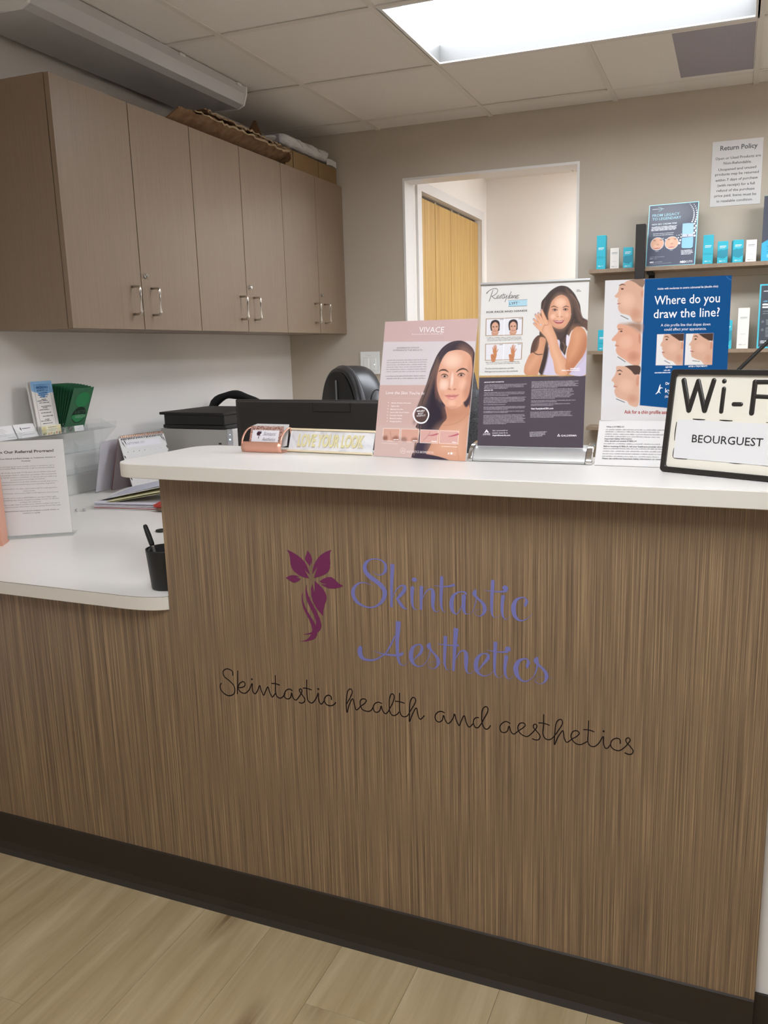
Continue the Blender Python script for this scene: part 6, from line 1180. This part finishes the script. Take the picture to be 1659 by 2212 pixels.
for s_, q, b_, sh in (('Refer Your Friends and Enjoy Savings on Treatments, Services or', '22.3,236.8 189.3,236.7', .03, .2), ('Products!', '95.3,228.7 119.6,228.5', .03, .2), ('When you stop by for your consult, service or treatment, ask us', '25.6,213.2 183.7,212.9', 0, 0), ('about receiving FREE referral cards to give to friends and family.', '25.0,207.8 184.6,206.3', 0, 0),
    ('First, fill out the cards with YOUR name, phone number and email', '23.7,195.3 185.2,194.5', 0, 0), ('address and give them to whomever you please. We recommend', '24.3,188.0 185.7,186.9', 0, 0), ("friends, family members, coworkers, or anyone else you think may", '22.2,181.7 187.3,179.7', 0, 0), ('be interested in receiving our services.', '60.9,173.9 154.4,173.9', 0, 0), ('Your friends just need to book and complete a consult with us for a', '22.2,167.9 188.5,165.5', 0, 0), ('treatment or service and bring us your card when they arrive.', '33.1,160.0 181.5,159.0', 0, 0),
    ('Refer 5 friends to our clinic, and receive a $100 credit applied to', '25.9,147.4 185.1,145.6', 0, 0), ('your account.', '91.7,139.5 123.4,139.3', 0, 0), ('Refer 10 friends, and receive a $250 credit applied to your account.', '24.4,133.7 188.0,132.2', 0, 0),
    ("Credits can be used on ANYTHING in our clinic! That's right,", '34.7,120.0 179.9,118.1', 0, 0), ('ANYTHING! Any service, treatment, package or even our skincare', '28.4,112.9 186.9,112.4', 0, 0), ('products. No exclusions.', '79.0,105.9 136.5,105.6', 0, 0), ("It's also totally okay to combine your referral credit(s) with any of", '27.3,99.6 187.6,99.1', 0, 0), ("our current promos, discounts or package pricing. It's just that easy!", '26.2,92.8 189.1,92.4', 0, 0),
    ('*Referred friends must book and complete a consult, service, or', '30.8,80.2 184.5,79.0', .02, 0), ('treatment to qualify.', '83.1,72.7 131.7,72.5', .01, 0)):
    P.text(s_, q, 3.26, K_, b_, sh, y=yy, res=1)
P.build('lettering', t)
# rose gold upright at the left edge
t = thing('brochure_stand', 'peach rose gold stand cut off by the left edge of the view', 'stand', (-.772, .2445, ZL), (0, 0, .55))
obj('front_plate', MB().prism([(-.15, 0), (0, 0), (0, .205), (-.02, .212), (-.15, .212)], 0, .003, 'y'), M_ROSE, t, bevel=.001); obj('side_plate', MB().box(-.003, .0032, 0, 0, .05, .20), M_ROSE, t, bevel=.001); obj('base', MB().box(-.15, .0032, 0, -.0032, .07, .003), M_ROSE, t)
# clear tiered brochure rack against the wall
t = thing('brochure_rack', 'clear acrylic tiered brochure rack standing against the white left wall', 'rack', (WL+.012, .44, ZL))
RL = .68
obj('back_panel', MB().prism([(.0, .0), (.003, .0), (.030, .285), (.027, .285)], 0, RL, 'y'), M_CLEAR, t, bevel=.0004, seg=1)
for k, (z0, dp) in enumerate(((.250, .098), (.165, .042), (.080, .028))):
    obj('pocket_shelf', MB().box(.026-.008*k, 0, z0, dp, RL, z0+.0022), M_CLEAR, t); obj('pocket_lip', MB().prism([(dp-.0015, z0+.0022), (dp+.001, z0+.0022), (dp+.006, z0+.026), (dp+.0035, z0+.026)], 0, RL, 'y'), M_CLEAR, t)
    for y in (.131, .225, .3175, .418, .530): obj('divider', MB().prism([(.027-.008*k, z0+.0022), (dp-.002, z0+.0022), (dp, z0+.024), (dp*.6, z0+.04), (.031-.008*k, z0+.05 if k else z0+.032)], y, y+.002, 'y'), M_CLEAR, t)
for y in (0, RL-.003): obj('side_panel', MB().prism([(.003, 0), (.022, 0), (.026, .07), (.042, .20), (.099, .25), (.03, .283)], y, y+.003, 'y'), M_CLEAR, t, bevel=.0004, seg=1)
obj('front_foot', MB().box(.003, .003, 0, .022, RL-.003, .0028), M_CLEAR, t)
ZR = ZL+.250+.003       # pocket floor, world
# brochure geometry: facing +x; local x runs along world +y
def card_at(name, label, cat, y, x, z, w, h, lean, n, dy, dx, group, dlean, m, thick=.0012, mats=None):
    out = []
    for k in range(n):     # k=0 nearest the room
        r = thing(name, label(k), cat, (x-dx*k, y+dy*k, z), (-(lean+dlean*k), 0, PI/2), group)
        obj('leaf', MB().box(0, 0, 0, w, thick, h), m if k else m, r); out.append(r)
    return out
M_GREEN = mat('green_print', '265a3b', .35)
gb = card_at('brochure', lambda k: 'green brochure at the front of the fanned green stack in the clear rack' if k == 0 else ('green brochure at the back of the fanned stack, nearest the wall' if k == 9 else 'green brochure inside the fanned stack in the clear rack'), 'brochure', .866, -1.134, ZR+.002, .098, .176, -.42, 10, -.0012, .0045, 'green brochures fanned in the clear rack', .052, M_GREEN)
P = Print(); P.mb.add([(.022, -.0009, .0), (.098, -.0009, .0), (.098, -.0009, .0)], [(0, 1, 2)], P.ci('265a3b'))
P.dot('56,66', 33, '16271d', y=-.0007, n=30); P.poly('24,66 34,46 56,36 80,48 88,66', '2f7a4b', y=-.0009, smooth=True); P.dot('56,128', 34, '2a7548', y=-.0006, n=30, ry=30)
P.text('A BETTER', '32,72 88,73', 12, '47604f', .0, y=-.0012); P.text('WEIGH', '38,52 86,54', 13, '8fa598', .0, y=-.0012); P.build('print', gb[0])
wb = card_at('brochure', lambda k: ('narrow white brochure with a blue top, left of the green stack', 'second white brochure just behind the blue-topped one')[k], 'brochure', .7605, -1.137, ZR+.002, .095, .190, .10, 2, -.006, .007, None, .02, M_PAPER, .004)
c = Canvas(95, 190, 'd9d4ce', 1.2)
c.poly('7fa5c9', '0,190 95,190 95,150 82,148 60,140 50,130 34,138 20,150 0,158', f=3); c.blob('4f7fb2', '46,168', 34, 14, .7); c.line('3d4654', '13,0 13,178 82,178 82,0', 1.0, smooth=False)
for k, (a, b_) in enumerate(((30, 68), (26, 70), (32, 64))): c.greek('35557f', f'{a},{146-7*k} {b_},{146-7*k}', 4, k, .9)
for k, z in enumerate((124, 119, 112, 99, 94, 87, 76, 64, 52, 47, 38, 27, 22, 14, 8)): c.greek('4a4a4a', f'{46-(10+6*((k*7)%4))},{z} {46+(10+6*((k*5)%4))},{z}', 3.0, k+10, .85)
c.build('printed_face', wb[0], m=M_INKM)
P = Print(); P.text('AMAZING FACE', '20,164 74,164', 8, '1e3c63', .02, y=-.0012); P.text('ESTHETICS, LLC', '22,153 72,153', 7, '1e3c63', .02, y=-.0012); P.build('lettering', wb[0])
def bcards(y, x, z, n, lean, lab, fn, w=.088, h=.050, dy=.0015, dx=.003):
    r = thing('business_cards', lab, 'cards', (x, y, z), (0, 0, PI/2))
    for k in range(n):
        q = obj('card', MB().box(0, 0, 0, w, .0006, h), M_PAPER if k else M_CARDW, r, loc=(-dy*k, dx*k, .0005)); q.rotation_euler = (-lean, 0, 0)
        if k == 0: fn(q)
    return r
M_CARDW = mat('card_stock', 'dedbdb', .5)
def p1(q):
    P = Print(); P.poly('3,4 9,4 9,18 3,14', '3a3038', y=-.0004, smooth=False)
    for k in range(6): P.line(f'12,{40-5*k},.9 {48+6*(k%3)},{40-5*k},.9', '9a9698', y=-.0004, smooth=False)
    P.line('52,8,1.2 82,7,1.2', '8a8688', y=-.0004, smooth=False); P.build('print', q)
def p2(q):
    P = Print(); P.poly('22,34 26,42 27,34 26,26', '2c2c30', y=-.0004, smooth=False); P.line('30,34,2.4 44,34.3,3.2 66,35,2.2', '77777c', y=-.0005, smooth=False); P.line('20,18,.8 34,18,.8', '8a8688', y=-.0004, smooth=False); P.line('20,12,1.0 76,12,1.0', '77737a', y=-.0004, smooth=False); P.line('20,9,.7 70,9,.7', '9a969c', y=-.0004, smooth=False); P.build('print', q)
bcards(.575, -1.135, ZR, 6, .45, 'stack of white business cards at the far left pocket of the clear rack', p1)
bcards(.668, -1.135, ZR, 7, .45, 'stack of white business cards with a small dark leaf mark, in the clear rack', p2)
def p3(q):
    c = Canvas(88, 34, 'd9d3b8', 1.2); c.blob('b9a860', '10,18', 16, 20, .7); c.blob('c9bb7c', '80,20', 16, 20, .6)
    for k, (x, col_) in enumerate(((8, '4b4b52'), (16, '7d8a52'), (30, 'b98a4c'), (42, 'c78f55'), (54, '7d8a52'), (66, 'b5503f'), (78, '4b4b52'), (84, 'b98a4c'))): c.blob(col_, f'{x},{4+k%2*2}', 6, 6, .9)
    c.greek('5a5548', '30,26 66,26', 2.4, 3, .9); c.greek('5a5548', '28,20 70,20', 1.8, 4, .8); c.greek('5a5548', '32,15 62,15', 1.6, 5, .8); c.build('printed_face', q, m=M_INKM)
bcards(.7605, -1.1245, ZR, 4, .05, 'cream floral business cards in front of the blue-topped brochure', p3, h=.034)
def p4(q):
    P = Print(); P.poly('0,0 42,0 42,34 0,34', '4b6b50', y=-.0003, smooth=False); P.dot('22,16', 13, '1c241e', y=-.0005, n=24, ry=14); P.line('16,10,1 30,18,1', '9fb0a2', y=-.0006, smooth=False); P.text('ABW', '56,24 72,24', 3, '3a3a3a', .02, y=-.0005); P.line('52,8,.7 78,14,.7', 'a9a9ac', y=-.0005, smooth=False); P.build('print', q)
bcards(.870, -1.1245, ZR, 3, .05, 'half green, half white business cards below the green brochures', p4, h=.034)
# acrylic photo sign lying behind the calendar
t = thing('sign_holder', 'clear acrylic holder with a pale sheet, standing behind the desk calendar', 'sign', (-1.149, 1.010, ZL), (.240, 0, R(90)))
obj('paper', MB().box(.004, .002, .004, .262, .0025, .208), mat('pale_sheet', 'c9c5cb', .5), t); obj('acrylic_panel', MB().box(0, 0, 0, .268, .0016, .211), M_CLEARER, t, bevel=.0004, seg=1); obj('acrylic_panel', MB().box(0, .003, 0, .268, .0046, .211), M_CLEAR, t, bevel=.0004, seg=1)
# desk calendar
AP = Vector((-1.070, 1.075, .985)); E_ = Vector((.037, .215, 0)).normalized(); LN = .218
t = thing('desk_calendar', 'white September desk calendar with black leaf border and copper spiral', 'calendar', (0, 0, 0))
def quad(name, p0, p1, e, ln, th, m):
    up_ = (p1-p0); n_ = up_.cross(e).normalized(); mb = MB(); a = [p0, p0+e*ln, p1+e*ln, p1]
    mb.add([tuple(v) for v in a]+[tuple(v+n_*th) for v in a], [(0, 1, 2, 3), (7, 6, 5, 4), (0, 4, 5, 1), (1, 5, 6, 2), (2, 6, 7, 3), (3, 7, 4, 0)]); return obj(name, mb, m, t)
FB = Vector((-1.004, 1.060, ZL+.001)); BB = Vector((-1.135, 1.085, ZL+.001))
quad('front_board', FB, AP, E_, LN, .0015, mat('kraft_grey', 'a59a9c', .7)); quad('back_board', BB, AP, E_, LN, -.0015, mat('kraft_grey', 'a59a9c', .7)); quad('red_backing', BB+Vector((-.004, 0, 0)), AP+Vector((-.002, 0, 0)), E_, LN, -.001, mat('dull_red_card', '8f4f52', .7))
up_ = (AP-FB); hgt = up_.length; nrm = E_.cross(up_).normalized()
rt = Matrix((E_, -nrm, up_.normalized())).transposed().to_4x4()
pg = bpy.data.objects.new('page_pad', None); 
mbp = MB().box(-.003, -.004, .006, LN+.002, -.0005, hgt-.004)
pg = obj('page_pad', mbp, M_PAPER, t); pg.matrix_local = Matrix.Translation(FB+Vector((.002, 0, 0)))@rt
P = Print(); HM = hgt*1000; U = LN*1000; K_ = '35333c'
P.text('SEPTEMBER 2021', f'30,{HM-33} 112,{HM-33}', 9, '8a858c', 0, y=-.0048); P.poly(f'24,{HM-20} 190,{HM-20} 190,{HM-44} 24,{HM-44}', 'dad7dc', y=-.0043, smooth=False)
random.seed(5)
for k in range(26): P.poly(f'{6+k*8},{HM-6} {11+k*8},{HM-5} {9+k*8+random.uniform(-2,2)},{HM-13-random.uniform(0,3)} {5+k*8},{HM-11}', K_, y=-.0046, smooth=False)
for (a, z) in ((3, HM-22), (205, HM-20), (14, HM-16), (196, HM-14)): P.poly(f'{a},{z+10} {a+8},{z-2} {a+14},{z-22} {a+6},{z-8}', K_, y=-.0046, smooth=False)
for k in range(7):
    z = HM-58-k*22; P.poly(f'-2,{z+8} 4,{z+2} 5,{z-8} 0,{z-2}', K_, y=-.0046, smooth=False) if k % 2 else None; P.poly(f'{U-3},{z+6} {U+1},{z} {U+1},{z-10} {U-4},{z-3}', K_, y=-.0046, smooth=False)
for r_ in range(5):
    P.line(f'16,{HM-54-r_*31},.5 206,{HM-54-r_*31},.5', 'b9b5bd', y=-.0044, smooth=False)
    for q in range(7): P.text(str(max(1, min(30, r_*7+q-2))), f'{20+q*27},{HM-64-r_*31} {23.5+q*27},{HM-64-r_*31}', 4, '7d7982', 0, y=-.0045, res=1)
P.build('lettering', pg)
M_COPPER = mat('copper_wire', 'c98b5a', .25, 1)
for k in range(24):
    c0 = AP+E_*(.008+.0088*k); obj('spiral_ring', MB().tube([c0+Vector((.0075*math.cos(a), .0, .0075*math.sin(a)-.002)) for a in [2*PI*j/8 for j in range(8)]], .0009, 4, close=True), M_COPPER, t)
# ring binder bundle of papers
t = thing('paper_bundle', 'open bundle of papers and folders with a metal ring on the worktop beside the desk', 'papers', (-.923, .757, ZL), (0, 0, .155))
M_P = [mat('paper_a', 'd9d5d6', .6), mat('paper_b', 'b9b9c8', .6), mat('paper_c', 'cfcbd6', .6), mat('paper_red', 'b3584c', .6), mat('paper_d', 'd6cfc0', .6)]
zz = .0018
for k, (mi, th, dx, dy) in enumerate(((0, .0022, .0, .0), (3, .0014, .004, .002), (2, .0040, .002, .004), (0, .0030, .006, .003), (1, .0030, .001, .006), (2, .0036, .004, .002))):
    def sh(u, v, dx=dx, dy=dy, zz=zz, th=th): return (dx+.315*u, dy+.22*v, zz+.0012*math.sin(u*5+k)*u)
    mb = MB().grid(sh, 10, 2); o = obj('page_stack' if k else 'cover', mb, M_P[mi], t); md = o.modifiers.new('thickness', 'SOLIDIFY'); md.thickness = th; md.offset = 0; zz += th+.0012
# lifted leaves hinge at the left front and rise to the right/back
def leaf(name, m, x0, x1, y0, y1, zA, rise, th, parent=t): 
    return obj(name, MB().grid(lambda u, v: (x0+(x1-x0)*u, y0+(y1-y0)*v+.03*u, zA+rise*(u**1.15)+.004*math.sin(u*3)+.012*v), 12, 4), m, parent, solid=th)
leaf('folder_leaf', mat('folder_green', 'b3b08a', .6), .05, .37, .01, .20, .021, .052, .0012); leaf('folder_leaf', mat('folder_cream', 'd2cda4', .6), .045, .37, .012, .20, .024, .056, .0012)
leaf('lifted_leaf', M_PAPER, -.01, .36, .035, .23, .024, .072, .0012, t); leaf('lifted_leaf', mat('paper_b', 'b9b9c8', .6), .02, .36, .05, .24, .030, .074, .0010)
obj('binder_ring', MB().tube([(.250+.004*math.sin(a), .052+.0*a, .020+.045*math.sin(a)) for a in [PI*j/14 for j in range(15)]][:9], .0022, 8), M_CHROME, t, smooth=True)
obj('red_tab', MB().prism([(.235, .020), (.262, .034), (.278, .030), (.300, .012), (.24, .012)], -.004, .004, 'y'), mat('red_plastic', 'b83c35', .35), t, bevel=.001); obj('clip', MB().lathe([(.022, .0), (.024, .003), (.018, .006)], 16, (.270, -.004, .006)), mat('clip_brown', '7d6a5a', .3, .5), t)
# small beads
tag(obj('bead', MB().lathe([(.0005, 0), (.0042, .002), (.0055, .0055), (.0042, .009), (.0005, .011)], 12, (-.943, .700, ZL)), mat('clear_glass_bead', 'c9c9cc', .05, .2, Transmission_Weight=.6), smooth=True), 'tiny clear glass bead farther left of the paper bundle', 'bead', 'clear beads by the paper bundle')
tag(obj('bead', MB().lathe([(.0005, 0), (.005, .002), (.0065, .005), (.005, .008), (.0005, .010)], 12, (-.925, .716, ZL)), mat('clear_glass_bead', 'c9c9cc', .05, .2), smooth=True), 'tiny clear glass bead touching the corner of the paper bundle', 'bead', 'clear beads by the paper bundle')
tag(obj('hair_tie', MB().tube([(-.448+.016*math.cos(a), .534+.016*math.sin(a), ZL+.0032) for a in [2*PI*j/20 for j in range(20)]], .0030, 6, close=True), M_BLACK, smooth=True), 'small black ring lying on the worktop beyond the pen cup', 'ring')
# pen cup
t = thing('pen_cup', 'matt black tapered pen cup standing beside the raised desk panel', 'cup', (-.0455, .0555, ZL))
obj('cup', MB().lathe([(.030, 0), (.0335, .001), (.035, .004), (.0425, .093), (.0425, .095), (.0405, .095), (.033, .006), (.0005, .005)], 36, cap=False), mat('matt_black', '1b1a1a', .5), t, smooth=True)
t = thing('pen', 'black capped pen leaning left in the black cup', 'pen', (-.050, .058, ZL+.004), (0, R(-22), R(-8)))
obj('barrel', MB().lathe([(.002, 0), (.0042, .006), (.0042, .098), (.0038, .102)], 14), mat('grey_barrel', '55524f', .3), t, smooth=False); obj('cap', MB().lathe([(.0052, .0985), (.0060, .103), (.0062, .125), (.0052, .146), (.0035, .150), (.0005, .1505)], 14), mat('matt_black', '1b1a1a', .5), t, smooth=True); obj('grip_ring', MB().lathe([(.0046, .094), (.0049, .0955), (.0049, .0975), (.0046, .098)], 14), M_CHROME, t)
t = thing('scissors', 'closed scissors with a steel blade standing in the black cup', 'scissors', (-.028, .060, ZL+.010), (R(3), R(4), 0))
obj('blade', MB().prism([(-.006, 0), (.006, 0), (.008, .11), (-.004, .11)], -.001, .001, 'y'), M_CHROME, t, bevel=.0003); obj('handle', MB().tube([(.002+.014*math.cos(a), 0, .126+.018*math.sin(a)) for a in [2*PI*j/16 for j in range(16)]], .003, 8, close=True), M_BLACK, t, smooth=True)
